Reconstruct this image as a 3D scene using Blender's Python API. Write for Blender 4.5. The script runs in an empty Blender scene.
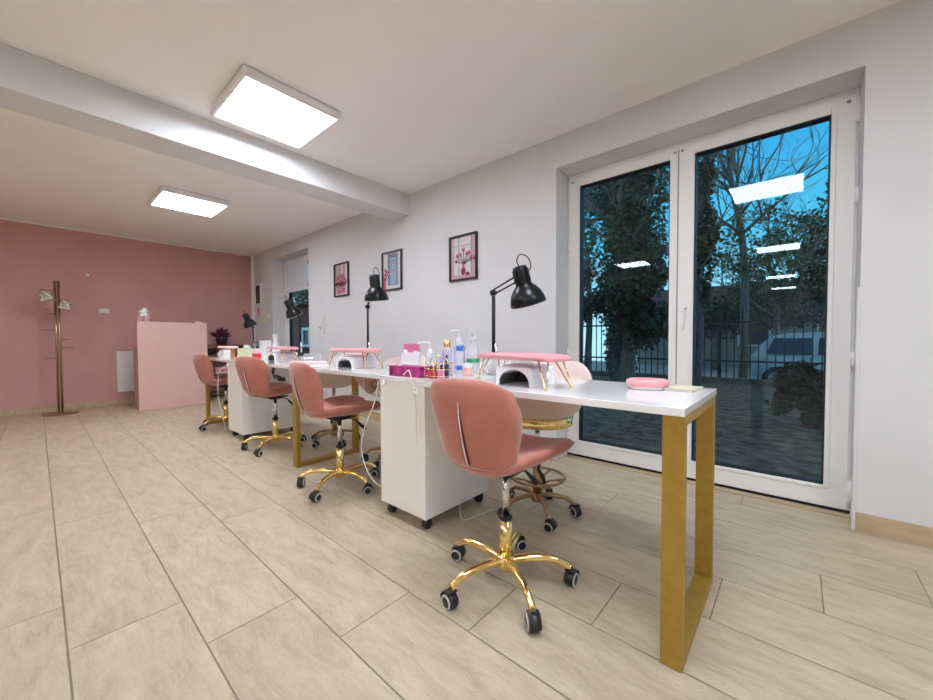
import bpy, bmesh, math, random
from mathutils import Vector, Matrix
C = bpy.context.scene.collection
PI = math.pi
rnd = random.Random(7)

# ------------------------------------------------------------------ materials
def mat(name, col, rough=.5, metal=0., spec=.5, **kw):
    m = bpy.data.materials.new(name); m.use_nodes = True
    nt = m.node_tree; b = nt.nodes['Principled BSDF']
    b.inputs['Base Color'].default_value = (*col, 1)
    b.inputs['Roughness'].default_value = rough
    b.inputs['Metallic'].default_value = metal
    b.inputs['Specular IOR Level'].default_value = spec
    for k, v in kw.items():
        b.inputs[k.replace('_', ' ')].default_value = v
    return m
def noisy(m, scale, c1, c2, detail=4, stretch=(1, 1, 1), bump=0., bscale=None, rough=None):
    """mottled colour between c1 and c2 from object-space noise, optional bump"""
    nt = m.node_tree; b = nt.nodes['Principled BSDF']; N = nt.nodes.new; L = nt.links.new
    tc = N('ShaderNodeTexCoord'); mp = N('ShaderNodeMapping'); mp.inputs['Scale'].default_value = stretch
    L(tc.outputs['Object'], mp.inputs['Vector'])
    n = N('ShaderNodeTexNoise'); n.inputs['Scale'].default_value = scale; n.inputs['Detail'].default_value = detail
    L(mp.outputs[0], n.inputs['Vector'])
    r = N('ShaderNodeValToRGB'); r.color_ramp.elements[0].position = .3; r.color_ramp.elements[1].position = .7
    r.color_ramp.elements[0].color = (*c1, 1); r.color_ramp.elements[1].color = (*c2, 1)
    L(n.outputs['Fac'], r.inputs['Fac']); L(r.outputs['Color'], b.inputs['Base Color'])
    if bump:
        n2 = N('ShaderNodeTexNoise'); n2.inputs['Scale'].default_value = bscale or scale * 3; n2.inputs['Detail'].default_value = 5
        L(mp.outputs[0], n2.inputs['Vector'])
        bp = N('ShaderNodeBump'); bp.inputs['Strength'].default_value = bump; bp.inputs['Distance'].default_value = .01
        L(n2.outputs['Fac'], bp.inputs['Height']); L(bp.outputs['Normal'], b.inputs['Normal'])
    return m

M = {}
M['plaster'] = noisy(mat('white_plaster', (.80, .78, .775), .85), 2.2, (.66, .65, .66), (.70, .69, .70), bump=.05, bscale=90)
M['ceil'] = noisy(mat('ceiling_paint', (.80, .76, .73), .9), 2.0, (.88, .845, .82), (.91, .88, .86), bump=.04, bscale=80)
M['pinkwall'] = noisy(mat('dusty_pink_paint', (.5, .24, .24), .85), 3, (.56, .30, .285), (.61, .33, .31), bump=.05, bscale=90)
M['trimwhite'] = mat('white_trim_paint', (.8, .76, .73), .6)
M['pvc'] = mat('white_pvc', (.85, .835, .82), .32)
M['gasket'] = mat('black_gasket', (.012, .012, .014), .6)
M['seam'] = mat('grey_gap', (.28, .26, .25), .7)
M['skirt'] = noisy(mat('tan_skirting_stone', (.5, .36, .2), .5), 5, (.42, .31, .19), (.56, .43, .28), stretch=(1, 4, 4))
M['tabletop'] = mat('glossy_white_laminate', (.86, .85, .86), .06, Coat_Weight=.3)
M['cabinet'] = mat('white_melamine', (.88, .85, .81), .4)
M['mustard'] = noisy(mat('gold_painted_steel', (.42, .27, .05), .42, .55), 30, (.40, .255, .045), (.46, .30, .06))
M['gold'] = mat('polished_gold', (.95, .72, .30), .13, 1.)
M['palegold'] = mat('pale_gold_wire', (.85, .66, .35), .25, 1.)
M['brass'] = mat('aged_brass', (.42, .27, .15), .28, 1.)
M['chrome'] = mat('chrome', (.72, .7, .67), .15, 1.)
M['velvet'] = noisy(mat('terracotta_pink_velvet', (.5, .2, .15), .75, Sheen_Weight=.5, Sheen_Roughness=.4), 9, (.42, .145, .105), (.52, .19, .145), bump=.08, bscale=60)
M['velvetdark'] = mat('velvet_slit_shadow', (.12, .03, .03), .9)
M['blush'] = noisy(mat('blush_velvet', (.75, .55, .5), .8, Sheen_Weight=.4), 12, (.74, .56, .52), (.80, .66, .62))
M['black'] = mat('black_plastic', (.012, .012, .013), .35)
M['blacksatin'] = mat('black_lamp_enamel', (.005, .006, .0065), .28, 0., .35)
M['white'] = mat('white_plastic', (.82, .82, .83), .3)
M['whitegloss'] = mat('white_gloss', (.85, .84, .86), .12)
M['greyring'] = mat('pale_grey_rubber', (.55, .53, .52), .5)
M['pinkvinyl'] = mat('pink_vinyl', (.76, .33, .36), .4)
M['pinklight'] = mat('pale_pink', (.88, .58, .60), .4)
M['pinkdesk'] = noisy(mat('pale_pink_gloss_lacquer', (.66, .40, .36), .22), 2, (.72, .46, .42), (.76, .49, .45))
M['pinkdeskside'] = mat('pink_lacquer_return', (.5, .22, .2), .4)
M['darkmesh'] = mat('dark_lamp_interior', (.10, .09, .09), .25)
M['magenta'] = noisy(mat('magenta_floral_card', (.4, .02, .15), .35), 28, (.16, .0, .05), (.62, .06, .32))
M['magflat'] = mat('magenta_card', (.45, .02, .17), .4)
M['hotpink'] = mat('deep_pink_plastic', (.7, .17, .33), .4)
M['red'] = mat('red_plastic', (.62, .03, .04), .4)
M['orange'] = noisy(mat('orange_card', (.75, .25, .08), .5), 25, (.72, .24, .08), (.82, .42, .2))
M['brownink'] = mat('brown_print', (.18, .07, .05), .6)
M['lilac'] = mat('lilac_plastic', (.45, .3, .7), .4)
M['bluecap'] = mat('blue_plastic', (.04, .2, .7), .35)
M['green'] = mat('green_print', (.05, .35, .16), .5)
M['peach'] = mat('peach_plastic', (.8, .5, .42), .4)
M['cream'] = noisy(mat('cream_floral_card', (.75, .7, .5), .5), 40, (.8, .76, .55), (.62, .62, .38))
M['tissue'] = mat('white_tissue', (.86, .86, .86), .9)
M['beige'] = mat('beige_card', (.62, .56, .47), .4)
M['paper'] = mat('white_paper', (.82, .82, .84), .7)
M['navy'] = mat('navy_plastic', (.03, .03, .09), .4)
M['plum'] = noisy(mat('dark_plum_leaves', (.12, .015, .03), .6), 30, (.07, .01, .02), (.17, .025, .045))
M['wood'] = noisy(mat('dark_walnut_board', (.2, .1, .06), .5), 6, (.16, .08, .05), (.24, .13, .08), stretch=(1, 8, 1))
M['terr'] = mat('dark_pot', (.05, .035, .035), .5)
M['heater'] = mat('white_enamel_heater', (.8, .78, .72), .4)
M['switch'] = mat('grey_switch_plate', (.72, .66, .66), .4)
M['frameblack'] = mat('black_picture_frame', (.012, .010, .012), .35)
M['cable'] = mat('white_cable', (.82, .80, .74), .45)
M['stone'] = mat('crystal_white', (.8, .78, .78), .15)
def clearmat(name, tint, a):
    m = bpy.data.materials.new(name); m.use_nodes = True; nt = m.node_tree; nt.nodes.clear(); N = nt.nodes.new; L = nt.links.new
    t = N('ShaderNodeBsdfTransparent'); t.inputs[0].default_value = (1, 1, 1, 1)
    p = N('ShaderNodeBsdfPrincipled'); p.inputs['Base Color'].default_value = (*tint, 1); p.inputs['Roughness'].default_value = .12
    mx = N('ShaderNodeMixShader'); mx.inputs[0].default_value = a; o = N('ShaderNodeOutputMaterial')
    L(t.outputs[0], mx.inputs[1]); L(p.outputs[0], mx.inputs[2]); L(mx.outputs[0], o.inputs[0]); return m
M['clear'] = clearmat('clear_bottle_plastic', (.86, .86, .92), .45)
M['clearlilac'] = clearmat('lilac_clear_plastic', (.66, .58, .84), .45)
M['clearthin'] = clearmat('clear_thin_plastic', (.9, .9, .93), .3)
def glassmat():
    m = bpy.data.materials.new('window_glass'); m.use_nodes = True; nt = m.node_tree; nt.nodes.clear(); N = nt.nodes.new; L = nt.links.new
    t = N('ShaderNodeBsdfTransparent'); t.inputs[0].default_value = (.90, .95, .96, 1)
    g = N('ShaderNodeBsdfGlossy'); g.inputs['Roughness'].default_value = 0.; g.inputs['Color'].default_value = (.42, .46, .48, 1)
    lw = N('ShaderNodeLayerWeight'); lw.inputs[0].default_value = .5; pw = N('ShaderNodeMath'); pw.operation = 'POWER'; L(lw.outputs['Facing'], pw.inputs[0]); pw.inputs[1].default_value = 5
    f = N('ShaderNodeMath'); f.operation = 'MULTIPLY_ADD'; L(pw.outputs[0], f.inputs[0]); f.inputs[1].default_value = .93; f.inputs[2].default_value = .045
    mx = N('ShaderNodeMixShader'); o = N('ShaderNodeOutputMaterial')
    L(f.outputs[0], mx.inputs[0]); L(t.outputs[0], mx.inputs[1]); L(g.outputs[0], mx.inputs[2]); L(mx.outputs[0], o.inputs[0]); return m
M['glass'] = glassmat()
def emit(name, col, s):
    m = bpy.data.materials.new(name); m.use_nodes = True; b = m.node_tree.nodes['Principled BSDF']
    b.inputs['Base Color'].default_value = (.8, .8, .8, 1); b.inputs['Emission Color'].default_value = (*col, 1); b.inputs['Emission Strength'].default_value = s
    return m
M['panel'] = emit('led_diffuser', (.90, .985, 1.10), 17.)

def floor_mat():
    m = mat('beige_stone_tile', (.6, .5, .36), .33); nt = m.node_tree; b = nt.nodes['Principled BSDF']; N = nt.nodes.new; L = nt.links.new
    def math_(op, a, c=None, d=None):
        n = N('ShaderNodeMath'); n.operation = op
        for i, v in enumerate((a, c, d)):
            if v is None: continue
            if isinstance(v, (int, float)): n.inputs[i].default_value = v
            else: L(v, n.inputs[i])
        return n.outputs[0]
    geo = N('ShaderNodeNewGeometry'); sp = N('ShaderNodeSeparateXYZ'); L(geo.outputs['Position'], sp.inputs[0])
    x, y = sp.outputs[0], sp.outputs[1]
    W, LN = .2875, 1.19
    v = math_('DIVIDE', math_('SUBTRACT', y, .043), W); row = math_('FLOOR', v); fv = math_('SUBTRACT', v, row)
    off = math_('MULTIPLY', math_('SUBTRACT', row, 1), .2925)
    u = math_('DIVIDE', math_('SUBTRACT', math_('ADD', x, 1.375), off), LN); cu = math_('FLOOR', u); fu = math_('SUBTRACT', u, cu)
    dv = math_('MULTIPLY', math_('MINIMUM', fv, math_('SUBTRACT', 1, fv)), W)
    du = math_('MULTIPLY', math_('MINIMUM', fu, math_('SUBTRACT', 1, fu)), LN)
    d = math_('MINIMUM', du, dv)
    j = math_('SUBTRACT', 1, math_('MULTIPLY_ADD', d, 700, -.9)); 
    jc = N('ShaderNodeClamp'); L(j, jc.inputs[0])
    cmb = N('ShaderNodeCombineXYZ'); L(cu, cmb.inputs[0]); L(row, cmb.inputs[1])
    wn = N('ShaderNodeTexWhiteNoise'); L(cmb.outputs[0], wn.inputs['Vector'])
    # stone: veins drawn out along x, shifted per tile
    sc = N('ShaderNodeVectorMath'); sc.operation = 'MULTIPLY_ADD'; sc.inputs[1].default_value = (1.6, 5.5, 1)
    shift = N('ShaderNodeVectorMath'); shift.operation = 'SCALE'; shift.inputs['Scale'].default_value = 9.; L(wn.outputs['Color'], shift.inputs[0])
    L(geo.outputs['Position'], sc.inputs[0]); L(shift.outputs[0], sc.inputs[2])
    n1 = N('ShaderNodeTexNoise'); n1.inputs['Scale'].default_value = 3.0; n1.inputs['Detail'].default_value = 12; n1.inputs['Roughness'].default_value = .72; n1.inputs['Distortion'].default_value = .6
    L(sc.outputs[0], n1.inputs['Vector'])
    n2 = N('ShaderNodeTexNoise'); n2.inputs['Scale'].default_value = 1.1; n2.inputs['Detail'].default_value = 3; L(geo.outputs['Position'], n2.inputs['Vector'])
    r = N('ShaderNodeValToRGB'); e = r.color_ramp.elements; e[0].position = .28; e[0].color = (.38, .29, .19, 1); e[1].position = .72; e[1].color = (.66, .56, .42, 1)
    k = r.color_ramp.elements.new(.5); k.color = (.55, .45, .315, 1)
    L(n1.outputs['Fac'], r.inputs['Fac'])
    hsv = N('ShaderNodeHueSaturation'); L(r.outputs['Color'], hsv.inputs['Color'])
    val = math_('ADD', math_('MULTIPLY_ADD', wn.outputs['Value'], .07, .90), math_('MULTIPLY', n2.outputs['Fac'], .12)); L(val, hsv.inputs['Value'])
    mx = N('ShaderNodeMix'); mx.data_type = 'RGBA'; L(math_('MULTIPLY', jc.outputs[0], .75), mx.inputs[0]); L(hsv.outputs[0], mx.inputs[6]); mx.inputs[7].default_value = (.22, .16, .10, 1)
    L(mx.outputs[2], b.inputs['Base Color'])
    sc2 = N('ShaderNodeVectorMath'); sc2.operation = 'MULTIPLY_ADD'; sc2.inputs[1].default_value = (9, 22, 1); L(geo.outputs['Position'], sc2.inputs[0]); L(shift.outputs[0], sc2.inputs[2])
    n3 = N('ShaderNodeTexNoise'); n3.inputs['Scale'].default_value = 2.2; n3.inputs['Detail'].default_value = 9; n3.inputs['Roughness'].default_value = .68; n3.inputs['Distortion'].default_value = 1.; L(sc2.outputs[0], n3.inputs['Vector'])
    h = math_('SUBTRACT', n3.outputs['Fac'], math_('MULTIPLY', jc.outputs[0], .6))
    bp = N('ShaderNodeBump'); bp.inputs['Strength'].default_value = .8; bp.inputs['Distance'].default_value = .012; L(h, bp.inputs['Height']); L(bp.outputs[0], b.inputs['Normal'])
    rr = math_('MULTIPLY_ADD', n1.outputs['Fac'], .3, .26); L(rr, b.inputs['Roughness'])
    return m
M['floor'] = floor_mat()

# ------------------------------------------------------------------ mesh helpers
class MB:
    def __init__(s): s.bm = bmesh.new(); s.mi = 0
    def _new(s, n0):
        s.bm.faces.ensure_lookup_table()
        for f in s.bm.faces[n0:]: f.material_index = s.mi
    def box(s, x0, x1, y0, y1, z0, z1, bev=0., rot=None, seg=2):
        n0 = len(s.bm.faces); tmp = bmesh.new()
        bmesh.ops.create_cube(tmp, size=1)
        for v in tmp.verts: v.co = Vector((x0 + (x1 - x0) * (v.co.x + .5), y0 + (y1 - y0) * (v.co.y + .5), z0 + (z1 - z0) * (v.co.z + .5)))
        if bev: bmesh.ops.bevel(tmp, geom=list(tmp.edges), offset=bev, segments=seg, profile=.5, affect='EDGES')
        s._merge(tmp, rot); return s
    def _merge(s, tmp, rot=None):
        if rot is not None:
            for v in tmp.verts: v.co = rot @ v.co
        vm = {}
        for v in tmp.verts: vm[v] = s.bm.verts.new(v.co)
        for f in tmp.faces:
            nf = s.bm.faces.new([vm[v] for v in f.verts]); nf.material_index = s.mi; nf.smooth = f.smooth
        tmp.free()
    def grid(s, rows, closed=False, cap=False, smooth=True):
        """rows: list of point lists; closed joins each row's ends; cap closes the first and last row"""
        V = [[s.bm.verts.new(p) for p in r] for r in rows]; n = len(V[0])
        for a, b in zip(V, V[1:]):
            for i in range(n if closed else n - 1):
                k = (i + 1) % n
                try: f = s.bm.faces.new((a[i], a[k], b[k], b[i]))
                except ValueError: continue
                f.material_index = s.mi; f.smooth = smooth
        if cap:
            for r, rev in ((V[0], True), (V[-1], False)):
                f = s.bm.faces.new(list(reversed(r)) if rev else r); f.material_index = s.mi; f.smooth = False
        return s
    def tube(s, pts, r, n=8, cap=True, smooth=True):
        pts = [Vector(p) for p in pts]; rs = r if isinstance(r, (list, tuple)) else [r] * len(pts)
        rows = []; up = None
        for i, p in enumerate(pts):
            t = (pts[min(i + 1, len(pts) - 1)] - pts[max(i - 1, 0)]).normalized()
            if up is None:
                up = Vector((0, 0, 1)) if abs(t.z) < .9 else Vector((0, 1, 0))
            a = up - t * up.dot(t)
            if a.length < 1e-5: a = Vector((1, 0, 0)) - t * t.x
            a.normalize(); b = t.cross(a); up = a
            rows.append([p + (a * math.cos(2 * PI * k / n) + b * math.sin(2 * PI * k / n)) * rs[i] for k in range(n)])
        return s.grid(rows, closed=True, cap=cap, smooth=smooth)
    def lathe(s, prof, c=(0, 0, 0), n=24, rot=None, cap=False, sx=1., sy=1.):
        """prof: (radius, z) pairs turned about the z axis"""
        rows = []
        for r, z in prof:
            r = max(r, 1e-4); row = []
            for k in range(n):
                p = Vector((r * math.cos(2 * PI * k / n) * sx, r * math.sin(2 * PI * k / n) * sy, z))
                if rot is not None: p = rot @ p
                row.append(p + Vector(c))
            rows.append(row)
        return s.grid(rows, closed=True, cap=cap)
    def disc_ngon(s, pts): 
        f = s.bm.faces.new([s.bm.verts.new(p) for p in pts]); f.material_index = s.mi; return s
    def build(s, name, m, parent=None, autosmooth=False):
        bmesh.ops.recalc_face_normals(s.bm, faces=list(s.bm.faces))
        me = bpy.data.meshes.new(name); s.bm.to_mesh(me); s.bm.free()
        for q in (m if isinstance(m, (list, tuple)) else [m]): me.materials.append(q if not isinstance(q, str) else M[q])
        o = bpy.data.objects.new(name, me); C.objects.link(o)
        if parent: o.parent = parent
        return o
def empty(name, loc=(0, 0, 0), rz=0.):
    o = bpy.data.objects.new(name, None); C.objects.link(o); o.location = loc; o.rotation_euler = (0, 0, rz); o.empty_display_size = .1; return o
def tag(o, label=None, cat=None, group=None, kind=None):
    if label: o['label'] = label
    if cat: o['category'] = cat
    if group: o['group'] = group
    if kind: o['kind'] = kind
    return o
def thing(name, label, cat, loc=(0, 0, 0), rz=0., group=None): return tag(empty(name, loc, rz), label, cat, group)
def struct(o): o['kind'] = 'structure'; return o
def dup(o, parent=None):
    c = o.copy(); C.objects.link(c)
    if parent: c.parent = parent
    for ch in list(o.children): dup(ch, c)
    return c
def dup_to(root, loc, rz, label, group=None):
    r = dup(root); r.location = loc; r.rotation_euler = (0, 0, rz); r['label'] = label
    if group: r['group'] = group
    return r
def catmull(P, n=6):
    out = []; P = [tuple(p) for p in P]
    Q = [P[0]] + P + [P[-1]]
    for i in range(1, len(Q) - 2):
        p0, p1, p2, p3 = Q[i - 1:i + 3]
        for k in range(n):
            t = k / n
            out.append(tuple(.5 * (2 * b + (c - a) * t + (2 * a - 5 * b + 4 * c - d) * t * t + (-a + 3 * b - 3 * c + d) * t ** 3) for a, b, c, d in zip(p0, p1, p2, p3)))
    out.append(P[-1]); return out
def rotz(a): return Matrix.Rotation(a, 4, 'Z')

# ------------------------------------------------------------------ the setting
YW, XF, XR, YB, ZC = 2.66, -7.5, 3.4, -10.2, 2.50
struct(MB().box(XF - .1, XR + .1, YB - .1, YW + .24, -.12, 0).build('floor', 'floor'))
struct(MB().box(XF - .1, XR + .1, YB - .1, YW + .34, ZC, ZC + .15).build('ceiling', 'ceil'))
struct(MB().box(XF - .12, XF, YB, YW + .34, 0, ZC).build('wall_far', 'pinkwall'))
struct(MB().box(XR, XR + .12, YB, YW + .34, 0, ZC).build('wall_right', 'plaster'))
struct(MB().box(XF, XR, YB - .12, YB, 0, ZC).build('wall_back', 'plaster'))
OX0, OX1, OZ = -1.405, .232, 2.262          # near opening
PX0, PX1, PZ = -6.69, -5.40, 2.31           # far opening
w = MB()
YO = YW + .34
for a, b, z0, z1 in ((XF, PX0, 0, ZC), (PX0, PX1, PZ, ZC), (PX1, OX0, 0, ZC), (OX0, OX1, OZ, ZC), (OX1, XR, 0, ZC)): w.box(a, b, YW, YO, z0, z1)
struct(w.build('wall_window', 'plaster'))
# beam under the ceiling
struct(MB().box(-3.42, -3.13, YB, YW, 2.275, ZC, .006).build('trim_1', 'plaster'))
# white strips at the top and corner of the pink wall
struct(MB().box(XF, XF + .02, YB, YW, ZC - .03, ZC, .003).build('trim_2', 'trimwhite'))
struct(MB().box(XF, XF + .035, YW - .05, YW, 0, ZC - .03, .004).build('trim_3', 'trimwhite'))
def skirting(name, x0, x1, y0, y1):
    o = MB().box(x0, x1, y0, y1, 0, .09, .002).build(name, 'skirt'); struct(o)
skirting('baseboard_far', XF, XF + .012, YB, YW - .05)
skirting('baseboard_window', OX1 + .004, XR, YW - .012, YW)
skirting('baseboard_window_left', PX1 + .02, OX0 - .02, YW - .012, YW)
skirting('baseboard_right', XR - .012, XR, YB, YW - .012)
skirting('baseboard_back', XF + .012, XR - .012, YB, YB + .012)
# stained threshold in front of the door and corner bead beside it
struct(MB().box(OX0, OX1, 2.795, 2.85, 0, .006, .002).build('trim_4', 'skirt'))
struct(MB().box(OX1 - .010, OX1 + .004, YW - .006, YW + .01, .0, 1.2, .002).build('trim_5', 'plaster'))

def leaf(parent, x0, x1, z0, z1, gx0, gx1, gz0, gz1, y=2.85):
    lf = MB(); d = .065
    lf.box(x0, gx0, y, y + d, z0, z1, .005); lf.box(gx1, x1, y, y + d, z0, z1, .005)
    lf.box(gx0 - .004, gx1 + .004, y, y + d, gz1, z1, .005); lf.box(gx0 - .004, gx1 + .004, y, y + d, z0, gz0, .005)
    o = lf.build('leaf', 'pvc', parent)
    b = .016; bd = MB()
    # raised glazing bead
    for a in ((gx0 - b - .006, gx0, gz0 - b, gz1 + b), (gx1, gx1 + b + .006, gz0 - b, gz1 + b)): bd.box(a[0], a[1], y - .007, y + .02, a[2], a[3], .004)
    for a in ((gx0, gx1, gz1, gz1 + b + .006), (gx0, gx1, gz0 - b - .006, gz0)): bd.box(a[0], a[1], y - .007, y + .02, a[2], a[3], .004)
    bd.build('glazing_bead', 'pvc', o)
    g = MB(); t = .006
    g.box(gx0, gx0 + t, y + .003, y + .064, gz0, gz1); g.box(gx1 - t, gx1, y + .003, y + .064, gz0, gz1)
    g.box(gx0, gx1, y + .003, y + .064, gz0, gz0 + t); g.box(gx0, gx1, y + .003, y + .064, gz1 - t, gz1)
    g.build('gasket', 'gasket', o)
    MB().box(gx0, gx1, y + .022, y + .028, gz0, gz1).build('glass_pane', 'glass', o)
    return o
d1 = struct(empty('door_1', (0, 0, 0)))
fr = MB(); y0, y1 = 2.865, 2.94
fr.box(OX0, -1.355, y0, y1, 0, 2.262, .003); fr.box(.195, OX1, y0, y1, 0, 2.262, .003); fr.box(-1.355, .195, y0, y1, 2.19, 2.262, .003); fr.box(-1.355, .195, y0, y1, 0, .045, .003)
fr.build('door_frame', 'pvc', d1)
l1 = leaf(d1, -1.385, -.612, .022, 2.222, -1.30, -.657, .14, 2.155)
l2 = leaf(d1, -.606, .222, .022, 2.222, -.513, .125, .14, 2.155)
MB().box(-.613, -.605, 2.853, 2.9, .03, 2.21).build('leaf_gap', 'seam', d1)
MB().box(OX0, OX1, 2.862, 2.868, .004, .020).build('bottom_seal', 'gasket', d1)
h = MB(); hx = -.562
h.box(hx - .015, hx + .015, 2.838, 2.849, 1.09, 1.165, .004); h.tube([(hx, 2.845, 1.145), (hx, 2.812, 1.145), (hx, 2.80, 1.135), (hx, 2.80, 1.02), (hx, 2.80, 1.012)], [.011, .011, .0115, .009, .006], 10)
h.build('handle', 'pvc', l2)
for lf_, xx in ((l1, -1.392), (l2, .229)):
    for z0, z1 in ((.06, .19), (.80, .88), (1.66, 1.74), (2.08, 2.20)):
        k = MB(); k.tube([(xx, 2.844, z0), (xx, 2.844, z1)], .009, 10); k.tube([(xx, 2.844, z0 - .004), (xx, 2.844, z0)], .006, 8); k.box(xx - .012, xx + .012, 2.846, 2.857, z0 + .01, z1 - .01, .002)
        k.build('hinge', 'pvc', lf_)
for lf_, xx in ((l1, -1.36), (l1, -.63), (l2, -.585), (l2, .19)):
    MB().lathe([(.0, 0), (.009, 0), (.009, .003), (.006, .004), (.0, .004)], (xx, 2.85, 2.195), 12, Matrix.Rotation(PI / 2, 3, 'X')).build('screw_cap', 'seam', lf_)

# far door with half drawn blind
d2 = struct(empty('door_2', (0, 0, 0)))
fr = MB()
fr.box(PX0, PX0 + .06, 2.865, 2.94, 0, PZ, .003); fr.box(PX1 - .06, PX1, 2.865, 2.94, 0, PZ, .003); fr.box(PX0 + .06, PX1 - .06, 2.865, 2.94, 2.25, PZ, .003); fr.box(PX0 + .06, PX1 - .06, 2.865, 2.94, 0, .05, .003)
fr.build('door_frame', 'pvc', d2)
l3 = leaf(d2, PX0 + .03, -5.735, .025, 2.27, -6.50, -5.78, .14, 2.18)
l4 = leaf(d2, -5.729, PX1 - .03, .025, 2.27, -5.64, -5.50, .14, 2.18)
def blind(x0, x1):
    b = MB(); b.box(x0, x1, 2.80, 2.835, 2.17, 2.205, .006); n = 13
    rows = []
    for i in range(2 * n + 1):
        z = 2.17 - (2.17 - 1.80) * i / (2 * n); yy = 2.812 + (.01 if i % 2 else -.004); rows.append([(x0 + .01, yy, z), (x1 - .01, yy, z)])
    b.grid(rows, smooth=False); b.box(x0 + .005, x1 - .005, 2.803, 2.825, 1.745, 1.80, .004); return b
M['blind'] = mat('pale_blue_white_blind', (.72, .73, .80), .8)
blind(-6.51, -5.74).build('pleated_blind', 'blind', l3); blind(-5.66, -5.48).build('pleated_blind', 'blind', l4)

# ------------------------------------------------------------------ ceiling lights
def make_light():
    t = empty('ceiling_light', (0, 0, 0)); b = .30
    f = MB()
    for a in ((-b, b, -b, -b + .02), (-b, b, b - .02, b), (-b, -b + .02, -b + .02, b - .02), (b - .02, b, -b + .02, b - .02)): f.box(a[0], a[1], a[2], a[3], -.058, -.004, .003)
    f.build('light_frame', 'white', t)
    MB().box(-b + .012, b - .012, -b + .012, b - .012, -.02, 0).build('mounting_plate', 'seam', t)
    MB().box(-b + .02, b - .02, -b + .02, b - .02, -.057, -.044).build('diffuser', 'panel', t)
    return t
L0 = make_light(); first = True
for (x, y), lb in [((-2.65, 1.10), 'square white LED ceiling panel on the near side of the ceiling beam'), ((-5.07, 1.155), 'square white LED ceiling panel beyond the beam near the pink wall'),
        ((-.25, .87), 'square LED ceiling panel above the camera, mirrored large in the right door leaf'), ((-.25, -2.4), 'square LED ceiling panel mirrored second largest in the right door leaf'),
        ((-2.5, -2.2), 'square LED ceiling panel mirrored in the left door leaf'), ((-4.99, -2.2), 'square LED panel out of frame on the ceiling beyond the beam'),
        ((-.3, -6.2), 'square LED ceiling panel mirrored as the upper thin line in the right door leaf'), ((-.3, -8.9), 'square LED ceiling panel mirrored as the lowest thin line in the right door leaf'),
        ((1.45, .9), 'added unseen LED panel brightening the floor right of the camera'), ((1.9, -2.3), 'added unseen LED panel for fill light behind and right of the camera')]:  # last two panels are added, unseen, to brighten the right-hand floor
    o = L0 if first else dup(L0); first = False
    o.location = (x, y, ZC); tag(o, lb, 'ceiling light', 'LED ceiling panels')

# ------------------------------------------------------------------ tables
def leg_frame(parent, x0, x1, y0, y1, top):
    th = .03
    MB().box(x0, x1, y0, y0 + th, 0, top, .0015).build('leg', 'mustard', parent)
    MB().box(x0, x1, y1 - th, y1, 0, top, .0015).build('leg', 'mustard', parent)
    MB().box(x0, x1, y0 + th, y1 - th, 0, th, .0015).build('foot_bar', 'mustard', parent)
    MB().box(x0, x1, y0 + th, y1 - th, top - th, top, .0015).build('top_bar', 'mustard', parent)
TT, TH = .757, .024
t1 = thing('manicure_table', 'nearest glossy white manicure table with wide gold frame leg by the glass door', 'table', (-.78, 1.45, 0), 0, 'manicure tables in a row')
def table(t, x0, x1, y0, y1, lx=None):
    ox, oy = t.location.x, t.location.y
    MB().box(x0 - ox, x1 - ox, y0 - oy, y1 - oy, TT - TH, TT, .002).build('tabletop', 'tabletop', t)
    if lx: leg_frame(t, lx[0] - ox, lx[1] - ox, y0 + .012 - oy, y1 - .012 - oy, TT - TH)
table(t1, -1.3455, -.2275, 1.172, 1.725, (-.287, -.229))
t2 = thing('manicure_table', 'white manicure table between first white cabinet and second gold frame leg', 'table', (-2.27, 1.5, 0), 0, 'manicure tables in a row')
table(t2, -2.838, -1.7055, 1.245, 1.80, (-2.836, -2.776))
t3 = thing('manicure_table', 'white manicure table before the second cabinet, third from the glass door', 'table', (-3.4, 1.5, 0), 0, 'manicure tables in a row')
table(t3, -3.865, -2.8395, 1.245, 1.80)
t4 = thing('manicure_table', 'furthest white manicure table beside the pink reception desk', 'table', (-4.7, 1.5, 0), 0, 'manicure tables in a row')
table(t4, -5.12, -4.2525, 1.245, 1.80, (-5.045, -4.985))

def cabinet(x0, x1, y0, y1, label):
    cx, cy = (x0 + x1) / 2, (y0 + y1) / 2; t = thing('rolling_cabinet', label, 'cabinet', (cx, cy, 0), 0, 'white rolling cabinets')
    hx, hy = (x1 - x0) / 2, (y1 - y0) / 2; zb = .066
    b = MB(); b.box(-hx, -hx + .018, -hy, hy, zb, .733, .001); b.box(hx - .018, hx, -hy, hy, zb, .733, .001)
    b.box(-hx + .018, hx - .018, -hy + .003, -hy + .02, zb, .733, .001); b.box(-hx + .018, hx - .018, -hy + .02, hy - .02, zb, zb + .018)
    b.build('body', 'cabinet', t)
    MB().box(-hx - .001, hx + .001, -hy - .004, hy + .004, .733, TT, .002).build('top', 'tabletop', t)
    MB().box(-hx + .02, hx - .02, hy - .018, hy, zb + .02, .73, .001).build('door', 'cabinet', t)
    for sx in (-1, 1):
        for sy in (-1, 1):
            k = MB(); px, py = sx * (hx - .04), sy * (hy - .045)
            k.lathe([(.0, -.018), (.02, -.018), (.025, -.014), (.025, .014), (.02, .018), (.0, .018)], (px, py, .025), 16, Matrix.Rotation(PI / 2, 3, 'Y'))
            k.box(px - .024, px + .024, py - .02, py + .012, .044, .0658, .004); k.tube([(px, py - .005, .03), (px, py - .005, .06)], .012, 8)
            k.build('caster', 'black', t)
    return t
cab1 = cabinet(-1.704, -1.347, 1.232, 1.735, 'white rolling cabinet under the tables behind the nearest pink chair')
cab2 = cabinet(-4.251, -3.8665, 1.25, 1.78, 'white rolling cabinet at the far end of the row, behind the third chair')
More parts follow.
